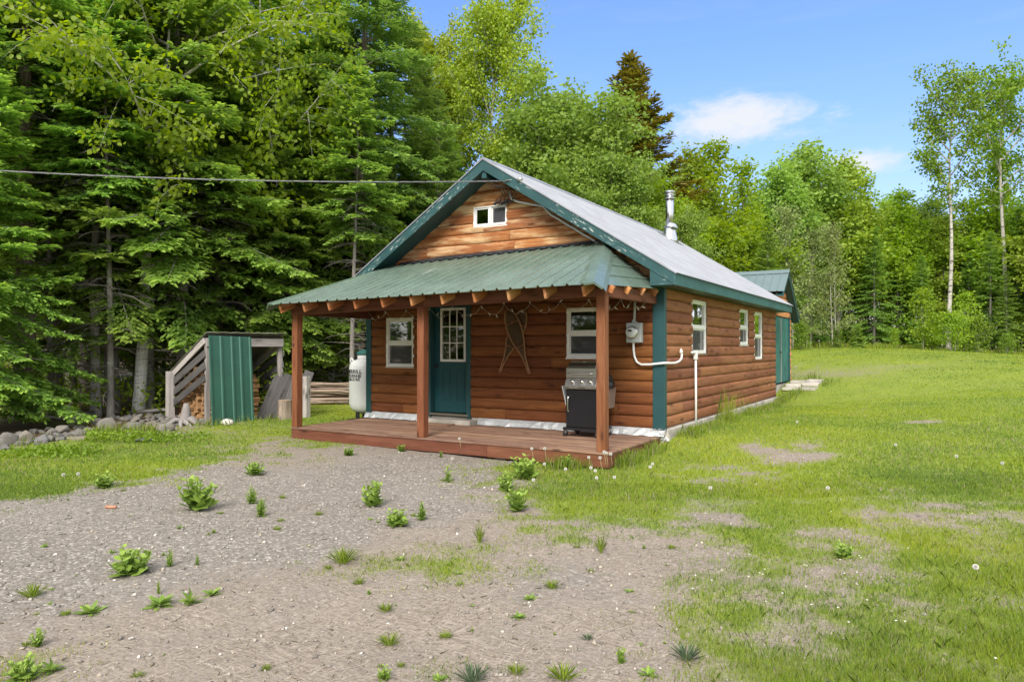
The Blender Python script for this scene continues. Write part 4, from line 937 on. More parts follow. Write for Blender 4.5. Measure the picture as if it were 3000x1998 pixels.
def broadleaf(seed, H, R, zb, limbs=18, leaf=(.10, .08), leafmat='maple_leaf', bark='grey_birch_bark', dens=1., clump=.16, sub=6, r0=None, prof='round', up=.9, lean=(0, 0), shape='kite', name='broadleaf_tree', stems=1, top=.93, droop=.0, sprawl=.0):
    R_ = np.random.RandomState(seed); root = empty(name, (0, 0, -50)); C = Cards(); tubes = []; trunks = []; r0 = r0 or .010*H+.02
    for st in range(stems):
        ln = (lean[0]+R_.randn()*.15*H*(.25 if stems > 1 else .05), lean[1]+R_.randn()*.15*H*(.25 if stems > 1 else .05))
        tp = trunk_pts(R_, H*(1 if st == 0 else R_.uniform(.75, .97)), ln, .16 if H > 5 else .05, 12, top); off = np.array([R_.randn()*.12, R_.randn()*.12, 0])*(stems > 1)
        tp = [tuple(np.array(p)+off) for p in tp]; Ht = tp[-1][2]
        trunks.append((tp, [max(.006, r0/(stems**.4)*(1-.92*max(0, p[2])/Ht)) for p in tp]))
        nl = max(4, int(limbs/stems))
        for i in range(nl+3):
            t = min(1., (i+R_.rand()*.8)/nl); z = zb+(Ht-zb)*min(t, .995)
            b0 = at_h(tp, z); az = i*2.4+R_.randn()*.5+st
            pr = {'round': math.sin(math.pi*(.18+.74*t))**.75, 'cone': (1-t)**.8+.10, 'column': .75+.3*math.sin(3*t), 'vase': .35+.8*t if t < .8 else 1.0-.4*(t-.8)*5, 'poplar': (.45+.75*math.sin(math.pi*t)**.8)}[prof]
            L = R*pr*R_.uniform(.6, 1.12)*(1-.25*(t > .97)); el = math.radians(R_.uniform(15, 45)+40*t*up) if t < .98 else math.radians(R_.uniform(50, 85))
            d = np.array([math.cos(az)*math.cos(el), math.sin(az)*math.cos(el), math.sin(el)]); bend = R_.randn(3)*.12
            def pos(s): s = np.asarray(s, float)[..., None]; return b0+d*L*s+bend*L*s*s+np.array([0, 0, 1])*L*(.18-.0*t-droop)*s*s
            s = np.linspace(0, 1, 6); tubes.append((list(pos(s)), list(np.linspace(max(.008, r0*.36*L/max(R, .1)*(1.1-.5*t)), .004, 6))))
            nsub = max(2, int(sub*(L/R)+1))
            starts = [(b0, None)]
            for k in range(nsub+1):
                s0 = 1.-.8*(k/(nsub+.01)) if k else 1.; s0 = max(.15, s0+R_.randn()*.03); p0 = pos(min(s0, 1.)); 
                if k == 0: dd = unit(pos(1.)-pos(.9)); l = L*.22
                else:
                    dd = unit(d*.75+R_.randn(3)*.55+np.array([0, 0, .15-droop])); l = L*R_.uniform(.30, .55)*(1.25-.5*s0)
                q = np.linspace(0, 1, 4); sag = np.array([0, 0, -1])*(.12+droop*.5); pp = [p0+dd*l*x+sag*l*x*x for x in q]; tubes.append((pp, [.006+.004*l, .004, .003, .002]))
                nc = max(2, int(l/.14*dens)); x = R_.rand(nc)**.8; cc = p0+dd*l*x[:, None]+sag*l*(x*x)[:, None]
                nleaf = R_.poisson(9*dens**.5, nc).clip(3); ctr = np.repeat(cc, nleaf, 0); m_ = len(ctr); ctr = ctr+R_.randn(m_, 3)*clump*np.array([1, 1, .7])
                t_ = unit(unit(ctr-np.repeat(cc, nleaf, 0))*.6+R_.randn(m_, 3)*.6+np.array([0, 0, -.45])); nn = unit(np.array([0, 0, .8])+R_.randn(m_, 3)*.75)
                br = np.repeat(R_.rand(nc)*.5, nleaf); sc = .7+.6*R_.rand(m_)
                C.add(ctr, t_, nn, leaf[0]*sc, leaf[1]*sc, np.clip(R_.randn(m_)*.2+.1, 0, .8), np.clip(br+.5*R_.rand(m_), 0, 1))
    link('trunk', wood_mesh('trunk', trunks, M[bark], 12), root)
    link('crown', C.mesh('crown', M[leafmat], .2, shape), root)
    link('branches', wood_mesh('branches', tubes, M[bark]), root)
    return root
PROTO = {}
def proto(key):
    """one tree of each build; later ones are copies, turned and scaled"""
    if key in PROTO: return PROTO[key][0]
    k, *a = key
    F = dict(
        fir=lambda i: conifer('fir', 100+i, (13., 12., 14.)[i], (2.5, 2.3, 2.7)[i], (2.3, 1.9, 2.9)[i], deadn=34),
        low_fir=lambda i: conifer('fir', 140+i, 11., 2.7, .55, tipmix=1., deadn=10),
        pole=lambda i: conifer('fir', 180+i, 13., 1.9, (6.2, 7.)[i], deadn=(70, 34)[i], r0=(.125, .23)[i], bark=('grey_birch_bark', 'pine_bark')[i]),
        thin_pole=lambda i: conifer('fir', 190+i, 11., 1.5, 5.6, deadn=64, r0=.085, bark='fir_bark'),
        far_fir=lambda i: conifer('fir', 160+i, 12., (2.2, 1.9)[i], (1.0, 2.)[i], .5, .17, (.24, .10), tipmix=.4, deadn=20),
        spruce=lambda i: conifer('spruce', 200+i, 16., (2.6, 2.9)[i], (3.4, 2.6)[i], .40, .10, (.14, .055), .30, 'spruce_leaf', 'spruce_bark', .6, .35, .12, 40, name='spruce_tree'),
        cedar=lambda i: conifer('cedar', 230+i, 13., 2.7, 1.2, .36, .12, (.20, .085), .12, 'cedar_leaf', 'spruce_bark', .5, .45, .1, 6, up=16, name='cedar_tree'),
        young_fir=lambda i: conifer('fir', 250+i, 3.0, 1.2, .12, .2, .08, (.13, .055), .12, 'fir_leaf', 'fir_bark', 1.1, .25, .05, 0, r0=.04),
        bigleaf=lambda i: broadleaf(300, 14., 4.6, 4.3, 22, (.135, .115), 'maple_leaf', 'pale_birch_bark', .75, .22, 9, .19, 'column', .25, (.9, .3), 'leaf', droop=.30, name='birch_tree'),
        maple=lambda i: broadleaf(310+i, 11.5, (3.3, 2.9)[i], (1.6, 2.0)[i], 34, (.14, .105), ('ash_leaf', 'maple_leaf')[i], 'grey_birch_bark', 1.6, .20, 9),
        tall=lambda i: broadleaf(330+i, 12., (2.2, 1.9, 2.4)[i], (2.8, 3.4, 2.2)[i], 26, (.17, .13), ('yellow_leaf', 'maple_leaf', 'ash_leaf')[i], ('grey_birch_bark', 'spruce_bark', 'grey_birch_bark')[i], 1.5, .26, 8, None, ('round', 'cone', 'round')[i]),
        birch=lambda i: broadleaf(350+i, 17., 3.1, 5.5, 34, (.13, .10), 'birch_leaf', 'birch_bark', 1.3, .22, 10, .13, 'column', .8, (.5, .2), droop=.12, name='birch_tree'),
        poplar=lambda i: broadleaf(370+i, 17.5, (2.7, 3.1)[i], (8.6, 9.)[i], 24, (.16, .14), 'poplar_leaf', 'poplar_bark', .72, .20, 8, (.15, .17)[i], 'poplar', .55, (.4, -.2), 'leaf', name='poplar_tree', top=.95),
        pale=lambda i: broadleaf(390+i, 8.5, 1.5, .8, 30, (.14, .10), 'pale_leaf', 'grey_birch_bark', .8, .2, 5, .06, 'column', 1., stems=2, name='willow_tree'),
        shrub=lambda i: broadleaf(400+i, 2.6, 1.5, .2, 26, (.12, .09), ('maple_leaf', 'poplar_leaf')[i], 'twig_bark', .9, .16, 5, .05, 'round', .9, stems=4, name='shrub'),
        sapling=lambda i: broadleaf(420+i, 3.6, .95, .5, 18, (.13, .11), ('maple_leaf', 'pale_leaf')[i], 'twig_bark', .75, .14, 4, .03, 'round', .7, shape='leaf', name='sapling'),
        maplet=lambda i: broadleaf(440+i, 2.4, 1.3, .5, 16, (.14, .13), 'maple_leaf', 'twig_bark', .7, .13, 4, .025, 'vase', .3, shape='leaf', name='sapling'),
    )
    o = F[k](*a); PROTO[key] = [o, False, max(p[2] for c in o.children for p in c.bound_box)]; return o
TR = random.Random(21)
def tree(key, px, d, H, label, cat='tree', group=None, rot=None, dz=0., squash=1., xy=None, name=None):
    o = proto(key); pr = PROTO[key]; t = o if not pr[1] else copy_tree(o); pr[1] = True
    p = xy if xy else (CAM+d*cam_dir(px, 1020))[:2]
    s = H/pr[2]; t.location = (p[0], p[1], gz(p[0], p[1])-.04+dz); t.rotation_euler = (0, 0, TR.uniform(0, 6.28) if rot is None else rot); t.scale = (s*squash, s*squash, s)
    if name: t.name = name
    for k in ('label', 'category', 'group'):
        if k in t: del t[k]
    return tag(t, label, cat, group)
# the edge of the wood on the left, near to far
tree(('low_fir', 0), -90, 14.6, 9.5, 'young fir with bright low boughs at the left edge above the fieldstones', rot=.4)
tree(('fir', 0), 330, 18.4, 15.5, 'fir with pale tipped layered boughs just left of the leaning birch')
tree(('fir', 1), 545, 19.0, 16.5, 'fir with long bare lower twigs standing behind the woodshed roof')
tree(('fir', 2), 165, 18.4, 15.5, 'tall fir behind the young fir and the thick brown trunk')
tree(('fir', 0), 700, 21.0, 10.5, 'bushy fir rising behind the tall green metal panel')
tree(('fir', 1), 815, 20.5, 10.0, 'short fir whose boughs reach towards the porch roof corner')
tree(('spruce', 0), 1045, 22.5, 18.5, 'tall dark spruce with a bare lower trunk left of the cabin gable')
tree(('spruce', 1), 1150, 25.0, 15.0, 'spruce with drooping sprays directly behind the left rake of the gable')
tree(('spruce', 0), 1262, 26.5, 12.3, 'shorter pointed spruce at the end of the dark conifers near the ridge', rot=2)
tree(('fir', 2), 930, 23.0, 14.5, 'fir crowded between the birch leaves and the tall dark spruce', rot=1)
tree(('bigleaf', 0), 405, 18.0, 13.5, 'birch with grey ringed bark and large drooping yellow green leaves', rot=.55)
tree(('pole', 1), 75, 16.8, 15., 'thick rough barked trunk at the far left of the wood', rot=2.2)
tree(('thin_pole', 0), 325, 17.0, 11., 'slim grey trunk left of the leaning birch', rot=4)
tree(('pole', 0), 282, 17.6, 13., 'bare grey trunk between the thick brown one and the slim one', rot=1)
tree(('pole', 0), 440, 18.9, 12., 'grey trunk close behind the leaning birch', rot=3.)
tree(('thin_pole', 0), 215, 19.5, 11.5, 'thin bare trunk in the shade behind the left fieldstones', rot=5.)
tree(('pole', 1), 566, 20.0, 14., 'dark thick trunk in the shade left of the green metal panel', rot=.4)
tree(('thin_pole', 0), 1030, 19.8, 10., 'thin trunk with dead twigs behind the propane tank', rot=.4)
tree(('thin_pole', 0), 150, 17.4, 10.5, 'thin trunk with dead twigs beside the thick brown trunk', rot=2.4)
tree(('spruce', 1), 590, 22., 15., 'dark broad trunked spruce in the shade behind the woodshed', rot=5)
tree(('spruce', 0), 255, 21.5, 16., 'spruce in deep shade with a dark straight trunk', rot=1.5)
tree(('fir', 1), 450, 22.5, 14, 'fir in deep shade right behind the leaning birch', rot=3)
tree(('fir', 2), 640, 20.0, 12.5, 'fir with full boughs spreading above the woodshed and metal panel', rot=2.)
tree(('bigleaf', 0), 835, 21.2, 14.6, 'broadleaf hanging bright yellow green leaves left of the tall dark spruce', rot=3.6)
tree(('tall', 1), 610, 20.5, 13.5, 'light green broadleaf rising among the firs above the woodshed', rot=1.1)
tree(('fir', 1), 900, 21.5, 9.5, 'fir behind the far left corner of the porch roof', rot=4.)
tree(('fir', 2), 780, 22.5, 15, 'tall fir in the second row above the porch roof corner', rot=1.)
# behind the cabin
tree(('birch', 0), 1420, 29.5, 17.5, 'tall thin yellow green birch showing sky through its leaves', rot=1.)
tree(('birch', 0), 1310, 31., 16.5, 'yellow green birch half hidden behind the dark spruces', rot=3.)
tree(('maple', 0), 1640, 27.5, 12.2, 'large rounded ash green broadleaf directly behind the cabin ridge', rot=.3, squash=1.3)
tree(('maple', 1), 1415, 27.5, 8.6, 'bright broadleaf rising just left of the gable peak', rot=3.1, squash=1.2)
tree(('maple', 0), 1540, 29.5, 10.6, 'ash green broadleaf just right of the gable peak', rot=1.2, squash=1.25)
tree(('maple', 0), 1740, 27., 10.3, 'ash green broadleaf filling in front of the bronze cedar', rot=4.2, squash=1.25)
tree(('maple', 1), 1920, 27.5, 8.2, 'yellow green broadleaf under the bronze cedar', rot=.4, squash=1.2)
tree(('maple', 0), 1800, 25.5, 8.6, 'ash green broadleaf with a low crown left of the stove pipe', rot=2.5)
tree(('maple', 1), 1480, 28.5, 8.8, 'bright yellow green broadleaf peeking over the left of the ridge', rot=1.5)
tree(('maple', 1), 1690, 30.5, 12.3, 'bright green broadleaf behind the large rounded ash', rot=4.)
tree(('cedar', 0), 1835, 31.0, 13.8, 'bronze brown pointed cedar rising above the stove pipe', rot=.5, squash=1.3)
tree(('maple', 0), 1985, 24.5, 6.2, 'low ash green broadleaf just right of the stove pipe', rot=5)
# the far edge of the lawn
far = [(('tall', 1), 2080, 33, 10.2, 'yellow green broadleaf right of the bronze cedar'), (('tall', 0), 2010, 35, 10.2, 'yellow green tree low beside the bronze cedar'),
  (('tall', 1), 2190, 36, 9.8, 'light green tree in the dip of the treeline right of the cedar'), (('tall', 2), 2275, 39, 10.3, 'bluish green tree beside the pointed top in the treeline'),
  (('tall', 2), 2365, 41, 12.2, 'pointed bluish green tree standing above its neighbours over the shed'), (('tall', 0), 2455, 42, 11.8, 'golden green broad topped tree in the middle of the far treeline'),
  (('tall', 1), 2540, 44, 11.4, 'golden green tree right of the broad topped one'), (('tall', 1), 2640, 43, 10.2, 'yellow green tree left of the tall white trunked poplar'),
  (('tall', 2), 2720, 46, 10.2, 'bluish green tree close behind the white trunked poplar'), (('tall', 1), 2850, 45, 10., 'yellow green tree between the two tall poplars'),
  (('tall', 1), 2950, 47, 11., 'bright green tree behind the poplar at the right edge'), (('tall', 2), 3040, 44, 11, 'bluish green tree at the right edge of the picture')]
for k, px, d, h, lb in far: tree(k, px, d, h, lb, squash=1.35)
tree(('pale', 0), 2320, 35.5, 7.6, 'pale silvery leaved willow behind the log shed', rot=1)
tree(('pale', 0), 2440, 36.5, 6.6, 'pale silvery leaved willow at the lawn edge right of the shed', rot=3)
tree(('pale', 0), 2375, 38, 6.8, 'pale silvery leaved willow standing back between two others', rot=5)
tree(('poplar', 0), 2778, 39.5, 16.3, 'tall poplar with a white trunk and clumped leaves standing above the lawn edge', rot=.9)
tree(('poplar', 1), 2952, 41.0, 17.8, 'tall poplar with dark forked limbs at the right edge', rot=2.4)
for k, px, d, h, lb in [(('far_fir', 0), 2560, 40, 7., 'dark fir with bare lower branches in the far treeline'), (('far_fir', 1), 2630, 42, 6.2, 'dark fir left of the saplings at the lawn edge'), (('far_fir', 0), 2900, 39, 6.8, 'broad fir behind the rounded shrub at the lawn edge'), (('far_fir', 1), 2985, 41, 8.5, 'dark fir at the right edge of the far treeline'), (('far_fir', 0), 2850, 43, 8., 'dark fir behind the white poplar'), (('far_fir', 1), 2490, 42, 9, 'slim fir with a bare grey trunk above the lawn edge'), (('far_fir', 1), 2950, 37.5, 4.5, 'small fir growing right of the rounded shrub')]:
    tree(k, px, d, h, lb)
tree(('shrub', 0), 2790, 34.5, 2.35, 'rounded light green shrub at the far lawn edge', 'shrub', rot=0)
tree(('shrub', 1), 2860, 35.5, 2.2, 'darker green shrub joined to the rounded light one', 'shrub', rot=2)
tree(('shrub', 0), 2735, 36, 1.5, 'low shrub left of the rounded light green one', 'shrub', rot=1)
tree(('sapling', 0), 2705, 35.5, 3.2, 'slender sapling left of the rounded shrub', 'sapling', rot=1)
tree(('sapling', 0), 2825, 36.5, 3.3, 'slender sapling rising behind the rounded shrub', 'sapling', rot=2)
tree(('sapling', 0), 2620, 35, 1.1, 'knee high bright sapling alone at the lawn edge', 'sapling', rot=3)
tree(('young_fir', 0), 2510, 36, 1.25, 'small bright young fir at the lawn edge', 'tree', rot=3)
tree(('young_fir', 0), 2450, 36.5, 1.0, 'tiny young fir left of the small bright one', 'tree', rot=1)
tree(('shrub', 1), 2345, 34, 1.6, 'low green shrub next to the log shed corner', 'shrub', rot=3)
tree(('shrub', 1), 2950, 36, 1.3, 'low weedy shrub near the right edge of the lawn', 'shrub', rot=4)
# understorey by the porch and woodshed
tree(('maplet', 0), 950, 22.5, 2.2, 'maple sapling with bright leaves behind the stick pile', 'sapling', rot=.4)
tree(('maplet', 0), 1015, 22.8, 1.9, 'smaller maple sapling beside the propane tank', 'sapling', rot=2)
tree(('maplet', 0), 870, 22, 1.9, 'maple sapling behind the leaning grey board panel', 'sapling', rot=3)
tree(('sapling', 0), 470, 21, 3.4, 'bright sapling lit in the shade left of the woodshed', 'sapling', rot=3)
tree(('sapling', 0), 620, 24, 4.2, 'bright sapling seen through twigs above the woodshed', 'sapling', rot=5)
# deeper in the wood: trees nothing tells apart
G1 = 'shaded conifers deep in the left wood'; L1 = 'shaded dark conifer deep in the left wood'
for i in range(42):
    px = -250+i*1650/42+TR.uniform(-20, 20); d = (24.5, 28.5, 33.)[i % 3]+TR.uniform(-1.2, 1.2)
    if i % 3 == 2: tree(('tall', (1, 0)[i % 2]), px, d, TR.uniform(8.5, 10.5) if px < 1100 else TR.uniform(8, 10), 'broadleaf tree lit up deep in the left wood', group='lit broadleaf trees deep in the left wood', squash=1.2)
    else: tree((('fir', 0), ('fir', 2), ('fir', 1), ('spruce', 1))[i % 4], px, d, (TR.uniform(6, 9) if i % 6 else 14) if px < 1100 else TR.uniform(8, 10.5), L1, group=G1)
G2 = 'trees in the depth of the far treeline'; L2 = 'broadleaf tree deep in the far treeline'
for i in range(40):
    px = 1450+i*1750/40+TR.uniform(-20, 20); d = (36, 47, 52)[i % 3]+TR.uniform(-1.5, 1.5)
    if i % 3 == 0 and px > 2250: d = 45+TR.uniform(-2, 2)
    h = TR.uniform(8, 10.) if d > 40 else TR.uniform(7.5, 9.5)
    if 2000 < px: h = TR.uniform(8.5, 10.5)*d/47
    tree(('tall', i % 3), px, d, h, L2, group=G2, squash=1.3)
G3 = 'dark conifers in the depth of the far treeline'; L3 = 'dark conifer deep in the far treeline'
for i in range(22):
    px = 1500+i*1650/22+TR.uniform(-20, 20); d = (41, 49)[i % 2]+TR.uniform(-1.5, 1.5) if px > 2250 else 34+TR.uniform(-2, 3)
    tree(('far_fir', i % 2), px, d, TR.uniform(4., 6.5), L3, group=G3)

# round the rest of the yard: what the window panes mirror
GR = 'trees round the yard mirrored in the windows'
for i in range(18): tree((('tall', 1), ('far_fir', 0), ('tall', 0))[i % 3], 0, 0, TR.uniform(14, 17), 'tree at the yard edge mirrored in the front windows', group=GR, xy=(-40+i*2.3+TR.uniform(-1, 1), -23-i*.7-3*(i % 2)), squash=1.3)
for i in range(16): tree((('shrub', 0), ('young_fir', 0))[i % 2], 0, 0, TR.uniform(3.5, 5.), 'bush at the yard edge mirrored in the front windows', 'bush', GR, xy=(-40+i*2.6+TR.uniform(-1, 1), -21.5-i*.7), squash=1.3)
for i in range(6): tree(('shrub', 1), 0, 0, TR.uniform(3., 4.), 'bush at the yard edge mirrored in the side windows', 'bush', GR, xy=(7.5+i*2.4, 38-i*1.7), squash=1.4)
for i, (x, y) in enumerate([(7, 40), (9.5, 36.5), (12, 34.5), (14.5, 33), (11, 39), (17, 31), (20, 29), (24, 26)]): tree((('tall', 1), ('tall', 0))[i % 2], 0, 0, TR.uniform(11, 13), 'tree at the yard edge mirrored in the side windows', group=GR, xy=(x, y), squash=1.35)

# undergrowth nobody could count along the feet of the trees
def undergrowth(name, label, n, strips, h, leaf, matn, seed):
    R_ = np.random.RandomState(seed); C = Cards()
    for (px0, px1, d0, d1) in strips:
        px = R_.uniform(px0, px1, n); d = R_.uniform(d0, d1, n); F2 = np.array([-math.sin(YAW), math.cos(YAW)]); R2_ = np.array([math.cos(YAW), math.sin(YAW)])
        P = CAM[:2]+F2*d[:, None]+R2_*((px-1500)/FPX*d)[:, None]; k = vnoise(P[:, 0], P[:, 1], .45, 91, 3); keep = R_.rand(n) < np.clip((k-.32)*4, 0, 1); P = P[keep]; k = k[keep]; q = len(P)
        z = ground_z(P[:, 0], P[:, 1])+h*np.clip((k-.2)*2.2, .15, 1.3)*R_.rand(q)**.8; p = np.stack([P[:, 0], P[:, 1], z], 1)
        C.add(p, R_.randn(q, 3)*.7+np.array([0, 0, -.2]), np.array([0, 0, .8])+R_.randn(q, 3)*.6, leaf*(.6+.8*R_.rand(q)), leaf*.75, np.clip(R_.randn(q)*.2, 0, 1), np.clip(k*.6+.4*R_.rand(q), 0, 1))
    tag(link(name, C.mesh(name, M[matn], .2)), label, 'undergrowth', kind='stuff')
undergrowth('undergrowth', 'leafy undergrowth between the trunks of the far treeline', 16000, [(2240, 3200, 40, 48), (2240, 3200, 48, 56)], 2.6, .20, 'poplar_leaf', 5)
undergrowth('forest_floor_plants', 'low leafy plants on the shaded floor of the left wood', 7000, [(-100, 900, 17, 23), (-100, 1100, 22, 32)], 1.3, .11, 'maple_leaf', 6)
undergrowth('grass_edge_plants', 'low broad leafed plants along the fieldstone border', 1500, [(-50, 300, 11.0, 11.9), (250, 620, 12.6, 13.8)], .13, .06, 'poplar_leaf', 8)
# ------------------------------------------------------------------ log shed behind the cabin
SX, SY0, SY1, SYR, SZR, SZE = -.10, 9.40, 12.22, 10.73, 3.62, 2.26
shed = empty('log_shed', (SX, SYR, .3), 0, 'small log shed with green double doors behind the cabin', 'shed')
shed.location = (0, 0, 0)
SS = (SZR-SZE)/(12.52-SYR)
def sroof(y): return SZR-SS*abs(y-SYR)
sclip = lambda z: (SYR-min(1.40, max(0, (SZR-.08-z)/SS)), SYR+min(1.49, max(0, (SZR-.08-z)/SS)))
DY0, DY1 = 9.50, 11.93
m = MB(); m.box((-4.88, SY0+.02, -.5), (SX-.01, SY1-.01, .275)); m.build('foundation', M['concrete'], shed)
m = MB(); siding(m, (SX, 0, 0), (0, 1, 0), (1, 0, 0), SY0, SY1, .27, 18, [(DY0, DY1, .2, 2.27)], sclip, .05, seed=31); m.build('wall', M['shed_log'], shed)
m = MB(); siding(m, (0, SY1, 0), (1, 0, 0), (0, 1, 0), -4.9, SX, .27, 11, [], seed=32); m.build('wall', M['shed_log'], shed)
m = MB(); siding(m, (-4.9, 0, 0), (0, 1, 0), (-1, 0, 0), SY0, SY1, .27, 18, [], sclip, seed=33); m.build('wall', M['shed_log'], shed)
for ya, yb in ((DY0+.01, 10.695), (10.705, DY1-.01)):
    m = MB(); n = 5
    for k in range(n):
        a = ya+(yb-ya)*k/n; b = ya+(yb-ya)*(k+1)/n; m.box((SX-.03, a+.002, .33), (SX+.012+.003*(k % 2), b-.002, 2.25))
    dd = m.build('door', M['shed_door'], shed, .003)
    if yb < 10.7:
        m = MB(); m.tube([(SX+.02, 10.62, 1.22), (SX+.06, 10.62, 1.22), (SX+.07, 10.60, 1.22), (SX+.07, 10.52, 1.215)], .012, 8); m.lathe([(.028, 0), (.028, .008)], (0, 0, 0), 12, Matrix.Translation((SX+.016, 10.62, 1.22)) @ Matrix.Rotation(math.pi/2, 4, 'Y')); m.build('handle', M['black_plastic'], dd)
    else:
        m = MB(); m.box((SX+.012, 10.695, .34), (SX+.03, 10.73, 2.24)); m.build('astragal', M['grey_wood'], dd, .003)
m = MB(); m.box((SX-.02, DY1, .27), (SX+.055, DY1+.07, 2.34)); m.box((SX-.02, DY0-.07, .27), (SX+.055, DY0, 2.34)); m.build('door_frame', M['green_trim_clean'], shed, .004)
m = MB(); nn = Vector((0, -SS, 1)).normalized()
ribbed(m, lambda s: (s, 9.86, sroof(9.86)), lambda s: (s, SYR, SZR), -5.1, SX+.26, .2286, PRIB, nrm=nn)
nn = Vector((0, SS, 1)).normalized(); ribbed(m, lambda s: (s, 12.52, sroof(12.52)), lambda s: (s, SYR, SZR), -5.1, SX+.26, .2286, PRIB, nrm=nn); sr = m.build('roof', M['shed_metal'], shed)
m = MB(); m.face([(-5.1, SYR-.14, sroof(SYR-.14)+.026), (SX+.27, SYR-.14, sroof(SYR-.14)+.026), (SX+.27, SYR, SZR+.034), (-5.1, SYR, SZR+.034)]); m.face([(-5.1, SYR, SZR+.034), (SX+.27, SYR, SZR+.034), (SX+.27, SYR+.14, sroof(SYR+.14)+.026), (-5.1, SYR+.14, sroof(SYR+.14)+.026)])
m.face([(SX+.27, SYR-.14, sroof(SYR-.14)+.026), (SX+.27, SYR, SZR+.034), (SX+.27, SYR, SZR-.01), (SX+.27, SYR-.14, sroof(SYR-.14)-.02)]); m.build('ridge_cap', M['shed_metal'], sr)
for ye in (9.87, 12.50):
    m = MB(); poly = [(SYR, SZR-.01), (ye, sroof(ye)-.01), (ye, sroof(ye)-.17), (SYR, SZR-.18)]
    if ye < SYR: poly = poly[::-1]
    m.prism(poly, SX+.215, SX+.245, 0); m.build('rake_board', M['green_trim_clean'], shed, .003)
m = MB(); m.prism([(SYR, SZR-.16), (12.48, sroof(12.48)-.14), (12.48, sroof(12.48)-.155), (SYR, SZR-.175)], SX, SX+.215, 0); m.prism([(SYR, SZR-.175), (9.89, sroof(9.89)-.155), (9.89, sroof(9.89)-.14), (SYR, SZR-.16)], SX, SX+.215, 0); m.build('soffit', M['green_trim_clean'], shed)
pv = empty('paver_step', (0, 0, 0), 0, 'grey paving slabs lying in the grass before the shed doors', 'paving')
r_ = random.Random(8); m = MB()
for i in range(2):
    for j in range(3):
        x, y = .02+i*.46+r_.uniform(-.03, .03), 10.36+j*.58+r_.uniform(-.02, .02)+i*.05; z = gz(x+.2, y+.3); T = Matrix.Translation((x, y, z+.015)) @ Matrix.Rotation(r_.uniform(-.06, .06), 4, 'Z') @ Matrix.Rotation(r_.uniform(-.03, .03), 4, 'X')
        q = MB(); q.box((0, 0, -.05), (.43, .55, .035), T); q.build('slab', M['concrete'], pv, .01)

# ------------------------------------------------------------------ things on and by the cabin
def ez(s): return s
# meter box with its conduit
mt = empty('electric_meter', (-.45, -.04, 1.6), 0, 'grey electric meter box with round glass dial on the porch wall', 'electric meter'); mt.location = (0, 0, 0)
m = MB(); m.box((-.585, -.135, 1.432), (-.322, -.030, 1.765)); m.box((-.578, -.142, 1.44), (-.329, -.135, 1.757)); m.box((-.50, -.10, 1.765), (-.42, -.05, 1.785)); m.build('box', M['grey_plastic'], mt, .006)
Mx = Matrix.Translation((-.475, -.142, 1.60)) @ Matrix.Rotation(math.pi/2, 4, 'X')
m = MB(); m.lathe([(.105, 0), (.105, .018), (.096, .022), (.092, .03)], n=28, M=Mx); m.build('ring', M['steel'], mt)
m = MB(); m.lathe([(.090, .0), (.090, .055), (.083, .085), (.07, .095), (.02, .098)], n=28, M=Mx); dl = m.build('dial', M['pale_plastic'], mt)
m = MB(); m.box((-.51, -.246, 1.615), (-.445, -.238, 1.645)); m.build('display', M['ink'], dl)
m = MB(); m.tube([(-.47, -.08, 1.785), (-.47, -.08, 1.82)], .032, 12); m.tube([(-.46, -.08, 1.80), (-.455, -.075, 2.0), (-.43, -.06, 2.4)], .021, 10); m.build('riser', M['grey_plastic'], mt)
m = MB(); P = [(-.475, -.085, 1.44), (-.47, -.088, 1.30), (-.455, -.09, 1.20), (-.41, -.095, 1.105), (-.33, -.10, 1.065), (-.18, -.105, 1.068), (-.04, -.11, 1.085), (.055, -.10, 1.094), (.10, -.05, 1.097), (.105, .10, 1.09), (.105, .35, 1.09), (.105, .56, 1.115), (.105, .68, 1.16), (.105, .705, 1.23), (.095, .70, 1.27)]
m.tube(P, .019, 10); m.lathe([(.026, 0), (.026, .03)], (-.475, -.085, 1.405), 12); m.lathe([(.028, -.03), (.03, 0), (.016, .04), (.004, .055)], (.095, .70, 1.28), 12); m.build('conduit', M['white_paint'], mt)
# white pipe on the right wall
vp = empty('vent_pipe', (0, 0, 0), 0, 'thin white pipe with a small junction box running down the right wall', 'pipe')
m = MB(); m.tube([(.085, 1.60, -.10), (.085, 1.595, .6), (.085, 1.585, 1.20)], .021, 10); m.build('pipe', M['white_paint'], vp)
m = MB(); m.box((.052, 1.545, 1.13), (.118, 1.625, 1.285)); m.build('junction_box', M['white_vinyl'], vp, .006)
m = MB(); m.tube([(.085, 1.60, 1.262), (.085, 1.36, 1.262)], .018, 10); m.tube([(.085, 1.375, 1.262), (.085, 1.35, 1.262)], .025, 10); m.build('elbow', M['white_paint'], vp)
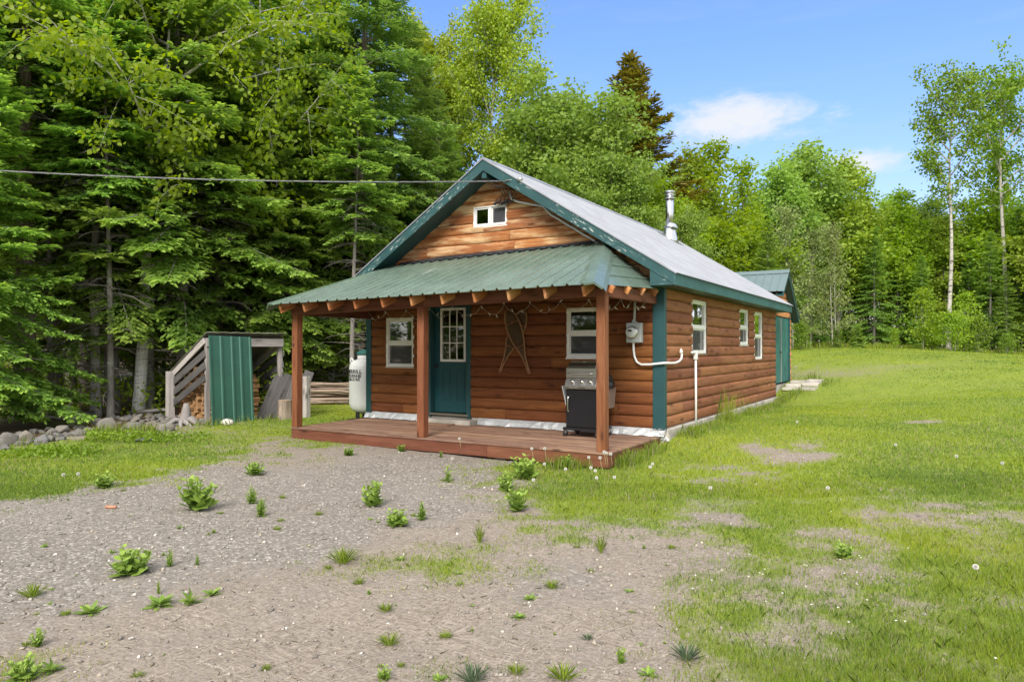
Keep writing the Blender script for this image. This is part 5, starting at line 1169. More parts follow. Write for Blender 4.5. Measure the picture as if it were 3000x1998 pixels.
# service drop: three twisted conductors, drip loops with splices, and the grey cable along the rake
sc_ = empty('service_cable', (0, 0, 0), 0, 'overhead power cable running from the left to the gable peak', 'cable')
A = np.array([-2.76, -.56, 4.335]); B = np.array([-9.3, -6.0, 4.28]); Bx = A+(B-A)*1.9; Bx[2] += .45
m = MB()
for k in range(3):
    pts = []
    for i in range(150):
        t = i/149; p = A+(Bx-A)*t; p[2] -= .55*4*t*(1-t)*.55
        a = t*150+k*2.094; pts.append((p[0]+.008*math.cos(a)*.7, p[1]-.008*math.cos(a)*.7, p[2]+.008*math.sin(a)))
    m.tube(pts, .0047, 5)
m.build('conductors', M['cable_metal'], sc_)
m = MB(); m.tube([(-2.76, -.56, 4.335), (-2.60, -.50, 4.35), (-2.45, -.50, 4.33)], .012, 6); m.lathe([(.03, -.05), (.035, 0), (.03, .05)], (0, 0, 0), 10, Matrix.Translation((-2.44, -.515, 4.33)) @ Matrix.Rotation(1.2, 4, 'Y')); m.build('anchor', M['steel'], sc_)
m = MB(); r_ = random.Random(3)
for k in range(5):
    a = Vector((-3.05+.06*k, -.50+.02*k, 4.30)); lo = Vector((-3.22+.09*k, -.10, 4.02+.02*r_.random()))
    m.tube([a, a+Vector((.10, .08, -.04)), a+Vector((.10, .25, -.14)), lo+Vector((.05, -.03, .10)), lo, lo+Vector((.05, .0, -.02)), Vector((-2.86, -.08, 4.10)), Vector((-2.93, -.07, 4.22))], .0075, 6)
m.build('drip_loops', M['cable_black'], sc_)
m = MB()
for k in range(4): m.lathe([(.008, -.05), (.022, -.035), (.022, .035), (.008, .05)], (0, 0, 0), 8, Matrix.Translation((-3.20+.08*k, -.12, 4.06+.02*(k % 2))) @ Matrix.Rotation(.9+.4*r_.random(), 4, 'Y'))
m.build('splices', M['cable_black'], sc_)
m = MB(); P = [(-2.93, -.075, 4.24), (-2.86, -.08, 4.10), (-2.72, -.085, 4.04), (-2.5, -.085, 3.98)]
for i in range(10):
    x = -2.2+i*.155; P.append((x, -.082, roof_z(x)-.335+(.06 if i == 0 else 0)+.004*(-1)**i))
m.tube(P, .019, 8); m.build('entrance_cable', M['pale_plastic'], sc_)
# snowshoes
def snowshoe(head, tail, y, label):
    root = empty('snowshoe', (0, 0, 0), 0, label, 'snowshoe', 'snowshoes crossed on the porch wall')
    T = Vector((tail[0], y, tail[1])); H = Vector((head[0], y, head[1])); L = (H-T).length; ax = (H-T)/L; sd = Vector((ax.z, 0, -ax.x)); up = Vector((0, -1, 0))
    K = [(0, .012), (.12, .017), (.25, .030), (.36, .068), (.48, .118), (.60, .146), (.72, .154), (.83, .140), (.92, .100), (.97, .056), (1., .0)]
    def hw(s): return np.interp(s, [k[0] for k in K], [k[1] for k in K])
    def P(s, v, o=0): return T+ax*(s*L)+sd*v+up*(o+.05*max(0, s-.9)*4)
    m = MB()
    for g in (1, -1): m.tube([P(s, g*hw(s)) for s in np.linspace(0, 1, 26)], .0165, 8)
    m.build('frame', M['snowshoe_wood'], root)
    for s in (.42, .78):
        m = MB(); m.bar(P(s, -hw(s)), P(s, hw(s)), .012, .026, tuple(up)); m.build('crossbar', M['snowshoe_wood'], root)
    m = MB()
    for lo, hi, st in ((.43, .77, .017), (.80, .985, .014), (.16, .41, .018)):
        for sl in (1, -1):
            c = lo-.3
            while c < hi+.3:
                run = None; pts = []
                for v in np.linspace(-.155, .155, 32):
                    s = c+sl*v/L*1.3
                    if lo < s < hi and abs(v) < hw(s)-.002: pts.append(P(s, v, .002*sl))
                    elif len(pts) > 1: m.tube([pts[0], pts[-1]], .0042, 4); pts = []
                    else: pts = []
                if len(pts) > 1: m.tube([pts[0], pts[-1]], .0042, 4)
                c += st
        if lo > .4:
            for s in np.arange(lo+.02, hi, .035): m.tube([P(s, -hw(s)*.96), P(s, hw(s)*.96)], .0028, 4)
    m.build('lacing', M['rawhide'], root)
snowshoe((-2.95, 2.07), (-2.478, .868), -.095, 'wooden snowshoe in front of the crossed pair with its tail pointing right')
snowshoe((-2.60, 2.05), (-3.152, .880), -.058, 'wooden snowshoe behind the crossed pair with its tail pointing left')
# string lights
stl = empty('string_lights', (0, 0, 0), 0, 'string of small clear lights swagged under the porch beam', 'lights')
r_ = random.Random(11); m = MB(); P = []; x = -6.2; bl = []
knots = [-6.2, -5.75, -5.2, -4.62, -4.05, -3.4, -2.9, -2.35, -1.75, -1.2, -.92, -.62, -.42, -.15]
for a, b in zip(knots, knots[1:]):
    n = 9
    for i in range(n):
        t = i/n; z = 2.085+(a+6.2)*.0165-(.15+.05*r_.random())*4*t*(1-t); P.append(Vector((a+(b-a)*t, -.30+.03*math.sin(9*t), z+r_.uniform(-.008, .008))))
m.tube(P, .0045, 5); m.build('wire', M['wire'], stl)
bm_ = None
for i in range(3, len(P), 3):
    d = Vector((r_.uniform(-.5, .5), r_.uniform(-.5, .3), r_.uniform(-1, .6))).normalized(); q = MB(); q.tube([Vector((0, 0, 0)), Vector((0, 0, .018)), Vector((0, 0, .024)), Vector((0, 0, .065))], [.010, .010, .008, .005], 6)
    if bm_ is None: bm_ = q.build('bulb', M['bulb'], stl); o = bm_
    else: o = bm_.copy(); COL.objects.link(o); o.parent = stl
    o.location = P[i]; o.rotation_euler = d.to_track_quat('Z', 'Y').to_euler()
# house number on the left post
def text_mesh(s, size, bold=0.):
    cu = bpy.data.curves.new('txt', 'FONT'); cu.body = s; cu.size = size; cu.align_x = 'CENTER'; cu.align_y = 'CENTER'; cu.offset = bold; cu.resolution_u = 3
    o = bpy.data.objects.new('txt', cu); COL.objects.link(o); bpy.context.view_layer.update(); me = bpy.data.meshes.new_from_object(o.evaluated_get(bpy.context.evaluated_depsgraph_get())); bpy.data.objects.remove(o); bpy.data.curves.remove(cu); return me
for s, z in (('1', 1.515), ('4', 1.395)):
    me = text_mesh(s, .125); me.materials.clear(); me.materials.append(M['ink']); o = bpy.data.objects.new('house_number', me); COL.objects.link(o); o.location = (PXL+.045, PF-.004, z); o.rotation_euler = (math.pi/2, 0, 0); o.parent = cabin
# loose board before the door
m = MB(); m.box((-4.95, -.62, DZ+.004), (-3.95, -.36, DZ+.022)); tag(m.build('loose_board', M['deck_wood'], None, .003), 'loose flat board lying on the deck before the door', 'board')

# grill
gr = empty('gas_grill', (-1.375, -.80, DZ), 0, 'gas grill with black cart and steel lid behind the right post', 'grill')
m = MB(); m.box((0, .0, .155), (.54, .46, .785)); m.box((-.004, -.006, .165), (.544, 0, .775)); m.build('cabinet', M['black_steel'], gr, .006)
m = MB(); m.box((-.055, -.035, .105), (.60, .50, .150)); m.build('base_tray', M['black_plastic'], gr, .008)
m = MB(); m.prism([(-.045, .79), (.46, .79), (.46, .965), (.015, .965), (-.052, .83)], -.012, .552, 0); cp = m.build('control_panel', M['steel'], gr, .004)
for x in (.125, .30, .45):
    T = Matrix.Translation((x, -.022, .905)) @ Matrix.Rotation(math.radians(64), 4, 'X'); m = MB(); m.lathe([(.030, 0), (.030, .006), (.023, .008), (.021, .035), (.014, .04)], n=18, M=T); m.build('knob', M['chrome'], cp)
m = MB(); m.box((.0, -.056, .808), (.07, -.052, .818)); m.box((.24, -.056, .806), (.36, -.052, .816)); m.build('badge', M['ink'], cp)
m = MB(); prof = [(.0, .97), (.0, 1.13), (.03, 1.175), (.08, 1.215), (.15, 1.24), (.26, 1.245), (.36, 1.22), (.44, 1.15), (.46, 1.07), (.46, .97)]; m.prism(prof[::-1], .012, .528, 0); m.prism([(-.004, .972), (-.004, 1.128), (.0, 1.128), (.0, .972)][::-1], .0, .54, 0); lid = m.build('lid', M['steel'], gr, .004)
m = MB(); m.tube([(.05, -.012, 1.045), (.055, -.05, 1.045), (.09, -.055, 1.045), (.45, -.055, 1.045), (.485, -.05, 1.045), (.49, -.012, 1.045)], .011, 10); m.lathe([(.03, 0), (.03, .008), (.012, .014)], (.27, .11, 1.232), 14); m.build('lid_handle', M['chrome'], lid)
m = MB(); m.tube([(.075, -.006, .66), (.05, -.035, .655), (.045, -.04, .61), (.045, -.04, .46), (.05, -.035, .415), (.075, -.006, .41)], .009, 8); m.build('door_handle', M['chrome'], gr)
m = MB(); q = [(-.10, .83), (-.085, .835), (-.005, .50), (-.02, .495)]; m.prism(q, .02, .42, 1); m.build('side_shelf', M['grey_plastic'], gr, .003)
m = MB()
for xo in (.575, .590): pass
F_ = [(.03, .805), (.50, .805), (.43, .475), (.03, .475)]; m.prism(F_[::-1], .660, .678, 0); m.build('side_shelf', M['shelf_steel'], gr, .003)
for x, y in ((-.02, .0), (.56, .0), (-.02, .46), (.56, .46)):
    m = MB(); m.lathe([(.046, -.016), (.05, -.010), (.05, .010), (.046, .016)], (0, 0, 0), 18, Matrix.Translation((x, y, .05)) @ Matrix.Rotation(math.pi/2, 4, 'Y') @ Matrix.Rotation(.5, 4, 'X')); cs = m.build('caster', M['rubber'], gr)
    m = MB(); m.box((x-.022, y-.02, .05), (x+.022, y+.02, .104)); m.build('fork', M['steel'], cs, .004)
bp = MB(); r_ = random.Random(5); vs = []; n = 9
for i in range(6):
    for k in range(n):
        a = 2*math.pi*k/n; h = i/5; rr = (.085*(1-h**2)**.5+.012)*r_.uniform(.7, 1.25); vs.append((.62+rr*math.cos(a), .26+rr*1.6*math.sin(a), .80+h*.25))
bp.mesh(vs, [(i*n+k, i*n+(k+1) % n, (i+1)*n+(k+1) % n, (i+1)*n+k) for i in range(5) for k in range(n)]+[tuple(range(n-1, -1, -1)), tuple(5*n+k for k in range(n))], smooth=False)
bp.build('tool_pouch', M['black_plastic'], gr)

# propane tank
tx, ty = -6.96, .47; tz = gz(tx, ty)
tk = empty('propane_tank', (tx, ty, 0), 0, 'upright white propane tank with green lid by the left cabin corner', 'propane tank')
m = MB(); R_t = .375; m.lathe([(.06, -.12), (.20, -.085), (.30, -.03), (.355, .04), (R_t, .14), (R_t, .86), (.368, .94), (.335, 1.02), (.27, 1.07), (.18, 1.095), (.05, 1.10)], (0, 0, 0), 40); m.lathe([(.195, 1.07), (.195, 1.205), (.18, 1.205)], (0, 0, 0), 32); m.build('body', M['white_paint'], tk)
m = MB(); m.lathe([(.215, 1.195), (.215, 1.225), (.19, 1.26), (.12, 1.295), (.02, 1.31)], (0, 0, 0), 32); m.build('lid', M['shed_door'], tk)
m = MB(); m.tube([(-.255, -.12, 1.04), (-.285, -.135, 1.09), (-.305, -.14, 1.12), (-.33, -.15, 1.09), (-.32, -.15, 1.02)], .016, 8); m.build('lifting_eye', M['white_paint'], tk)
m = MB()
for k in range(3): a = 2.1*k+.9; m.box((-.05, -.02, tz-.04), (.05, .02, -.05), Matrix.Rotation(a, 4, 'Z') @ Matrix.Translation((0, .24, 0)))
m.box((-.30, -.30, tz-.06), (.30, .30, tz+.05)); m.build('foot', M['cable_black'], tk, .006)
face = math.atan2(CAM[1]-ty, CAM[0]-tx)      # letters start on the left flank as seen from the yard
for s, z, h in (('MERRILL', .825, .088), ('PROPANE', .735, .070), ('236-2165', .660, .070)):
    me = text_mesh(s, h*1.35, .003); me.materials.clear(); me.materials.append(M['ink'])
    for v in me.vertices:
        a = face-math.radians(50)+v.co.x/R_t*1.05; v.co = Vector(((R_t+.004)*math.cos(a), (R_t+.004)*math.sin(a), z+v.co.y))
    o = bpy.data.objects.new('lettering', me); COL.objects.link(o); o.parent = tk

# ------------------------------------------------------------------ woodshed corner
WA = np.array([-9.904, -1.402]); wb = np.array([-.9736, .2281]); wa = np.array([.2281, .9736]); WW, WD = 1.72, 1.784
Zt, Zb = 1.565, .79; zg = gz(*WA)
ws = empty('woodshed', (0, 0, 0), 0, 'weathered grey open woodshed with a sloping roof by the forest edge', 'woodshed')
def wp(a, b, z): p = WA+wa*a+wb*b; return Vector((p[0], p[1], z))
def wz(b): return Zt+(Zb-Zt)*b/WD
for (a, b, top, w_) in ((0, 0, Zt, .10), (WW, .06, Zt, .10), (-.13, WD, Zb, .16), (WW, WD, Zb, .10)):
    m = MB(); p = wp(a, b, 0); lean = .10 if (a > 1 and b < 1) else 0
    m.bar(wp(a+lean, b, gz(p.x, p.y)-.08), wp(a, b, top), w_, w_, (wb[0], wb[1], 0)); m.build('post', M['grey_wood'], ws, .008)
m = MB(); m.bar(wp(-.05, -.06, Zt-.095), wp(WW+.05, -.06, Zt-.095), .04, .19, (0, 0, 1)); m.build('header', M['grey_wood'], ws, .004)
for a_ in (-.07, WW+.07):
    m = MB(); m.bar(wp(a_, 0, wz(0)-.06), wp(a_, WD+.3, wz(WD+.3)-.06), .035, .14); m.build('rafter', M['grey_wood'], ws, .004)
    for off in (.34, .60, .86):
        m = MB(); m.bar(wp(a_, -.02, wz(0)-off-.01*off), wp(a_, WD+.02, wz(WD)-off*.97+.06), .03, .165); m.build('slat', M['dark_grey_wood'], ws, .004)
m = MB(); r_ = random.Random(2)
for k in range(9):
    z = -.22+k*.115+r_.uniform(-.01, .01)
    if z < .72: m.bar(wp(-.05, WD+.06, z), wp(WW+.05, WD+.06, z+r_.uniform(-.02, .02)), .02, .09)
m.build('back_board', M['inside_wood'], ws)
m = MB()
for k in range(12): a = -.02+k*.150; m.bar(wp(a, -.14, wz(-.14)+.028+r_.uniform(0, .006)), wp(a, WD+.34, wz(WD+.34)+.028+r_.uniform(0, .006)), .147, .016)
wroof = m.build('roof', M['dark_grey_wood'], ws)
def moss_mat():
    m, t, b = mat('mossy_roofing'); o = t.coord(); n = t.noise(o, 3, 5, .65); c = t.ramp(n, [(.3, (.10, .10, .075)), (.5, (.19, .20, .13)), (.7, (.28, .27, .23))]); t.set(b.inputs['Base Color'], c); b.inputs['Roughness'].default_value = .95; return m
M['mossy_roofing'] = moss_mat()
m = MB(); n = 14
for k in range(n):
    a0, a1 = -.11+k*(WW+.17)/n, -.11+(k+1)*(WW+.17)/n; h = .012*(k % 2)
    q = [wp(a0, -.18, wz(-.18)+.046+h), wp(a1, -.18, wz(-.18)+.046+.012-h), wp(a1, WD+.38, wz(WD+.38)+.046+.012-h), wp(a0, WD+.38, wz(WD+.38)+.046+h)]; m.face(q)
rf = m.build('roofing', M['mossy_roofing'], wroof); s_ = rf.modifiers.new('t', 'SOLIDIFY'); s_.thickness = .012
m = MB(); p = wp(1.28, .10, wz(.1)+.075); 
tag(m, ) if 0 else None
m.box((-.10, -.06, -.03), (.10, .06, .045), Matrix.Translation(p) @ Matrix.Rotation(1.2, 4, 'Z')); tag(m.build('roof_block', M['grey_wood'], None, .012), 'short block lying on top of the woodshed roof', 'block')
# firewood
M['split_wood'] = wood('split_wood', (.30, .17, .085), (.17, .085, .04), (.1, .05, .025), vary=.6, rough=.9)
fl = []
for sd in range(4):
    r_ = random.Random(50+sd); k = (3, 4, 5, 7)[sd]; poly = [(.075*r_.uniform(.7, 1.15)*math.cos(2*math.pi*i/k+r_.uniform(-.2, .2)), .065*r_.uniform(.7, 1.15)*math.sin(2*math.pi*i/k+r_.uniform(-.2, .2))) for i in range(k)]
    m = MB(); m.prism(poly[::-1], -.21, .21, 0, r_.random()); fl.append(m)
fp = []; r_ = random.Random(9)
az_w = math.atan2(wa[1], wa[0])
for a_c in (.28, .76, 1.26):
    b = .52 if a_c < 1 else .62
    while b < WD-.08:
        z = gz(*(WA+wa*a_c+wb*b))+.06; zmax = wz(b)-.30-.25*r_.random()*(b < .9)-max(0, (.95-b))*.9
        while z < zmax:
            k = r_.randrange(4)
            if len(fp) < 4: o = fl[len(fp)].build('firewood', M['split_wood'], None, .004)
            else: o = fp[k].copy(); COL.objects.link(o)
            p = wp(a_c+r_.uniform(-.04, .04), b+r_.uniform(-.015, .015), z); o.location = p; o.rotation_euler = (r_.uniform(0, 6.28), r_.uniform(-.04, .04), az_w+r_.uniform(-.06, .06)+(math.pi if r_.random() < .5 else 0))
            o.scale = (1, r_.uniform(.8, 1.15), r_.uniform(.8, 1.15)); fp.append(tag(o, 'split firewood log stacked inside the grey woodshed', 'firewood', 'firewood stacked in the woodshed')); z += .108
        b += .135
# green metal panel leaning at the front
pa, pb_ = np.array([-9.204, -1.80]), np.array([-9.215, -.70]); lean = .055
m = MB(); prof = [0, .03, .045, .065, .08]; Lp = np.linalg.norm(pb_-pa); zb0 = gz(*pa)-.02; ht = 1.93
pts = []; s = 0.
ribs = [.02, .30, .58, .80, 1.06]
for s in sorted({0., Lp} | {max(0, min(Lp, r+d)) for r in ribs for d in (-.035, -.018, .018, .035)}):
    h = .022 if any(abs(s-r) < .02 for r in ribs) else 0; pts.append((s, h))
def pp(s, h, z): p = pa+(pb_-pa)*s/Lp; return Vector((p[0]+h-lean*(z-zb0)/ht*2.2, p[1], z-.02*s))
for (s0, h0), (s1, h1) in zip(pts, pts[1:]): m.face([pp(s0, h0, zb0), pp(s1, h1, zb0), pp(s1, h1, zb0+ht), pp(s0, h0, zb0+ht)])
o = m.build('metal_panel', M['green_panel']); s_ = o.modifiers.new('t', 'SOLIDIFY'); s_.thickness = .003; tag(o, 'tall ribbed green metal roofing panel leaning on the woodshed', 'metal panel')
# grey board panel, stump, pale post
p0 = np.array([-9.50, -.44]); p1 = np.array([-8.75, .62]); nrm = np.array([.82, -.58]); m = MB(); zb1 = gz(*p0)-.03
dv = (p1-p0)/np.linalg.norm(p1-p0); Lb = .92
for k in range(4):
    a, b = k*Lb/4+.006, (k+1)*Lb/4-.006
    q0 = p0+dv*(a+b)/2; zt = zb1+.98+.14*(a+b)/2/Lb; q1 = q0-nrm*.16+dv*.42
    m.bar((q0[0], q0[1], zb1), (q1[0], q1[1], zt), (b-a), .025, (nrm[0], nrm[1], .2))
tag(m.build('board_panel', M['dark_grey_wood'], None, .004), 'weathered dark grey board panel leaning at the right of the woodshed', 'panel')
M['stump_bark'] = bark_mat('stump_bark', (.17, .13, .10), (.34, .28, .23)); M['end_grain'] = paint('end_grain', (.36, .26, .17), .9, var=.3)
def log_piece(name, loc, r, h, label, tilt=(0, 0), cat='stump', mat_='stump_bark', flare=1.12, seed=1):
    R_ = random.Random(seed); root = empty(name, loc, 0, label, cat); root.rotation_euler = (tilt[0], tilt[1], 0); m = MB(); n = 20; ang = [R_.uniform(.9, 1.1) for _ in range(n)]
    vs = [(r*ang[k]*f*math.cos(2*math.pi*k/n), r*ang[k]*f*math.sin(2*math.pi*k/n), z) for z, f in ((-.05, flare), (h*.25, 1.02), (h*.6, .98), (h, .97)) for k in range(n)]
    m.mesh(vs, [(i*n+k, i*n+(k+1) % n, (i+1)*n+(k+1) % n, (i+1)*n+k) for i in range(3) for k in range(n)]); m.build('bark', M[mat_], root)
    m = MB(); m.face([(r*ang[k]*.97*math.cos(2*math.pi*k/n), r*ang[k]*.97*math.sin(2*math.pi*k/n), h) for k in range(n)]); m.build('cut_face', M['end_grain'], root); return root
sp = (-8.92, -.10); log_piece('chopping_stump', (*sp, gz(*sp)), .155, .44, 'upright chopping block with rough bark beside the grey board panel')
m = MB(); q = np.array([-8.70, .35]); m.bar((q[0], q[1], gz(*q)-.05), (q[0]-.02, q[1]+.02, gz(*q)+.95), .13, .13, (1, 0, 0)); tag(m.build('wood_post', M['grey_wood'], None, .006), 'pale upright timber half hidden by the left porch post', 'post')
# bleached root stump and quartz lump
def lumpy(name, loc, size, seed, mat_, rough=.35, sub=3, flat=1., rz=0.):
    bm = bmesh.new(); bmesh.ops.create_icosphere(bm, subdivisions=sub, radius=1.); co = np.array([v.co[:] for v in bm.verts]); R_ = np.random.RandomState(seed); k = R_.randn(7, 3)*1.3; ph = R_.rand(7)*6
    d = sum(np.sin(co @ k[i]+ph[i]) for i in range(7))/7
    pl_ = R_.randn(9, 3); pl_ = unit(pl_) if 'unit' in globals() else pl_/np.linalg.norm(pl_, axis=1)[:, None]
    co = co*(1+rough*1.3*d)[:, None]
    for n_ in pl_:                 # a few broken facets
        s = co @ n_; lim = .58; co = co-np.maximum(0, s-lim)[:, None]*n_*.85
    co = co+R_.randn(*co.shape)*.012
    for v, c in zip(bm.verts, co): v.co = (c[0]*size[0], c[1]*size[1], c[2]*size[2]*flat)
    me = bpy.data.meshes.new(name); bm.to_mesh(me); bm.free(); me.polygons.foreach_set('use_smooth', np.ones(len(me.polygons), bool)); me.attributes.new('rnd', 'FLOAT', 'POINT').data.foreach_set('value', np.full(len(me.vertices), R_.rand()*.3, np.float32)); me.materials.append(M[mat_]); o = bpy.data.objects.new(name, me); COL.objects.link(o); o.location = loc; o.rotation_euler = (0, 0, rz); return o
M['fieldstone'] = stone_mat('fieldstone', [(0, (.11, .108, .108)), (.3, (.17, .158, .148)), (.55, (.22, .195, .165)), (.8, (.145, .147, .152)), (1, (.25, .225, .19))])
M['quartz'] = stone_mat('quartz', [(0, (.60, .57, .53)), (.5, (.66, .62, .57)), (1, (.72, .7, .66))])
M['slate'] = stone_mat('slate', [(0, (.09, .095, .11)), (.5, (.125, .13, .15)), (1, (.17, .17, .19))])
q = ray_plane(650, 1240, 2, gz(-9.1, -1.7)); q = (-9.02, -1.52); lumpy('quartz_rock', (q[0], q[1], gz(*q)+.04), (.15, .13, .11), 5, 'quartz', .25); tag(bpy.data.objects['quartz_rock'], 'white quartz rock at the foot of the green metal panel', 'rock')
rt = empty('root_stump', (-9.95, -2.0, gz(-9.95, -2.0)), .3, 'bleached grey root stump lying between woodshed and green panel', 'stump'); r_ = random.Random(14)
m = MB(); m.tube([(.0, .15, -.05), (.02, .12, .15), (.05, .10, .34), (.06, .08, .47)], [.15, .12, .085, .05], 10); m.build('stem', M['grey_wood'], rt)
for k in range(7):
    a = -2.2+k*.62+r_.uniform(-.2, .2); l = r_.uniform(.3, .5); m = MB(); m.tube([(0, .12, .08), (.45*l*math.cos(a), .12+.45*l*math.sin(a), .08+r_.uniform(-.03, .08)), (.8*l*math.cos(a+.2), .12+.8*l*math.sin(a+.2), .03), (l*math.cos(a+.3), .12+l*math.sin(a+.3), -.02)], [.07, .055, .04, .018], 7); m.build('root', M['grey_wood'], rt)
# fieldstones along the edge of the wood
stones = [lumpy('fieldstone', (0, 0, -30), (1, 1, 1), 60+k, 'fieldstone', .32, 3) for k in range(7)]+[lumpy('flat_stone', (0, 0, -30), (1, 1, .28), 80, 'slate', .2, 3)]
used = set(); r_ = random.Random(77)
def stone(k, px, py, wpx, asp=.65, label=None, group=None, deep=.25, cat='rock'):
    p = ray_plane(px, py, 2, -.30); d = float((p-CAM)[:2] @ CF); w_ = wpx/FPX*d; g = gz(p[0], p[1]); p = CAM+(p-CAM)*((g-CAM[2])/(p[2]-CAM[2]))
    o = stones[k] if k not in used else stones[k].copy()
    if k in used: COL.objects.link(o)
    used.add(k); o.scale = (w_/2*1.05, w_/2*r_.uniform(.8, 1.05), w_/2*asp*(1 if k < 7 else 3)); o.location = (p[0], p[1], g+w_/2*asp*(.62-deep)); o.rotation_euler = (r_.uniform(-.2, .2), r_.uniform(-.2, .2), r_.uniform(0, 6.28)); return tag(o, label, cat, group)
named = [(0, 20, 1305, 75, .8, 'large rounded brown fieldstone cut by the left picture edge'), (1, 75, 1290, 62, .75, 'rounded grey fieldstone second from the left edge'), (2, 130, 1295, 52, .7, 'grey fieldstone third along the rock border'), (3, 185, 1268, 62, .75, 'brown grey stone stacked on the middle of the left border'), (4, 235, 1278, 45, .9, 'steep grey stone leaning in the rock border'), (5, 318, 1262, 62, .9, 'big angular grey boulder left of the birch trunk'), (6, 385, 1262, 58, .85, 'tan angular rock at the foot of the birch'), (7, 470, 1228, 62, .3, 'flat dark slate leaning right of the birch foot'), (7, 510, 1246, 54, .35, 'smooth dark oval stone beside the pale woodshed post'), (7, 430, 1293, 80, .25, 'flat slate slab lying at the grass edge below the birch'), (0, 485, 1262, 70, .5, 'flat tan rock under the smooth dark oval stone')]
for k, px, py, wpx, asp, lb in named: stone(k, px, py, wpx, asp, lb)
GS = 'small fieldstones of the border by the wood'
for i in range(190):
    t = r_.random()**1.1; px = 5+t*600; py = 1312-66*min(1, px/330)-max(0, (px-330))*.06+r_.uniform(-24, 16); stone(r_.randrange(7), px, py, r_.uniform(13, 40)*(1-.25*t), r_.uniform(.5, .8), 'small fieldstone in the border along the left wood', GS)
for px, py, wpx, lb in ((1578, 1722, 22, 'pale grey stone beside a grass tuft in the front yard'), (1572, 1742, 12, 'dark pebble just below the pale grey yard stone'), (1228, 1534, 12, 'white pebble beside the leafy weeds left of the grass'), (965, 1757, 18, 'white chip of stone lying in the front gravel'), (1600, 1668, 10, 'small white stone in front of the grass patch'), (1448, 1440, 10, 'dark pebble at the left of the green weeds')):
    stone(3 if 'pale' in lb else (5 if 'dark' in lb else 1), px, py, wpx, .55, lb)
    if 'white' in lb: pass
q = ray_plane(325, 1482, 2, -.33); m = MB(); m.tube([(q[0]-.055, q[1]-.02, gz(q[0], q[1])+.016), (q[0]+.055, q[1]+.025, gz(q[0], q[1])+.018)], .017, 10); tag(m.build('wooden_peg', M['copper_bit']), 'short reddish brown round peg lying on the gravel', 'peg')
# stick pile behind the cabin's left corner
M['stick'] = wood('stick', (.50, .40, .31), (.32, .24, .18), (.2, .15, .11), vary=.5, rough=.9)
r_ = random.Random(33); s0 = []
a0 = np.array([-12.3, 2.2]); a1 = np.array([-9.5, 3.9]); dv2 = (a1-a0)/np.linalg.norm(a1-a0); nv = np.array([dv2[1], -dv2[0]])
for i in range(85):
    lay = int(i/9); L = r_.uniform(1.5, 3.2); c = (a0+a1)/2+dv2*r_.uniform(-.55, .55)+nv*r_.uniform(-.36, .36)*(1-lay*.06); z = gz(*c)+.05+lay*.058+r_.uniform(-.01, .02)
    if len(s0) < 5:
        m = MB(); b1, b2 = r_.uniform(-.04, .04), r_.uniform(-.04, .04); m.tube([(-1, 0, 0), (-.4, b1*.7, b2*.5), (.3, b1, b2), (1, 0, 0)], [.036, .033, .028, .020], 7); o = m.build('stick', M['stick'])
    else: o = s0[r_.randrange(5)].copy(); COL.objects.link(o)
    o.location = (c[0], c[1], z); o.scale = (L/2, r_.uniform(.7, 1.3), r_.uniform(.7, 1.3)); o.rotation_euler = (r_.uniform(0, 6), r_.uniform(-.04, .04), math.atan2(dv2[1], dv2[0])+r_.uniform(-.10, .10)+(math.pi if r_.random() < .5 else 0))
    s0.append(tag(o, 'bare pole in the pile of sticks left of the propane tank', 'stick', 'poles in the stick pile'))
# fallen wood on the forest floor
for i, (px, d, L, az, lb) in enumerate([(470, 17.6, 1.6, .5, 'weathered plank lying left of the woodshed'), (250, 16.8, 2.4, 2.4, 'fallen grey branch on the dark forest floor at the left'), (120, 16.0, 2.0, .3, 'fallen branch under the young fir at the left edge'), (560, 21.5, 3.2, 1.1, 'fallen thin trunk in the shade behind the woodshed')]):
    p = ray_at(px, 1200, d); x, y = p[:2]; m = MB(); e = np.array([math.cos(az), math.sin(az)])*L/2
    m.tube([(x-e[0], y-e[1], gz(x-e[0], y-e[1])+.06), (x, y, gz(x, y)+.12), (x+e[0], y+e[1], gz(x+e[0], y+e[1])+.10)], [.05, .045, .03], 8); tag(m.build('fallen_branch', M['grey_wood']), lb, 'branch')

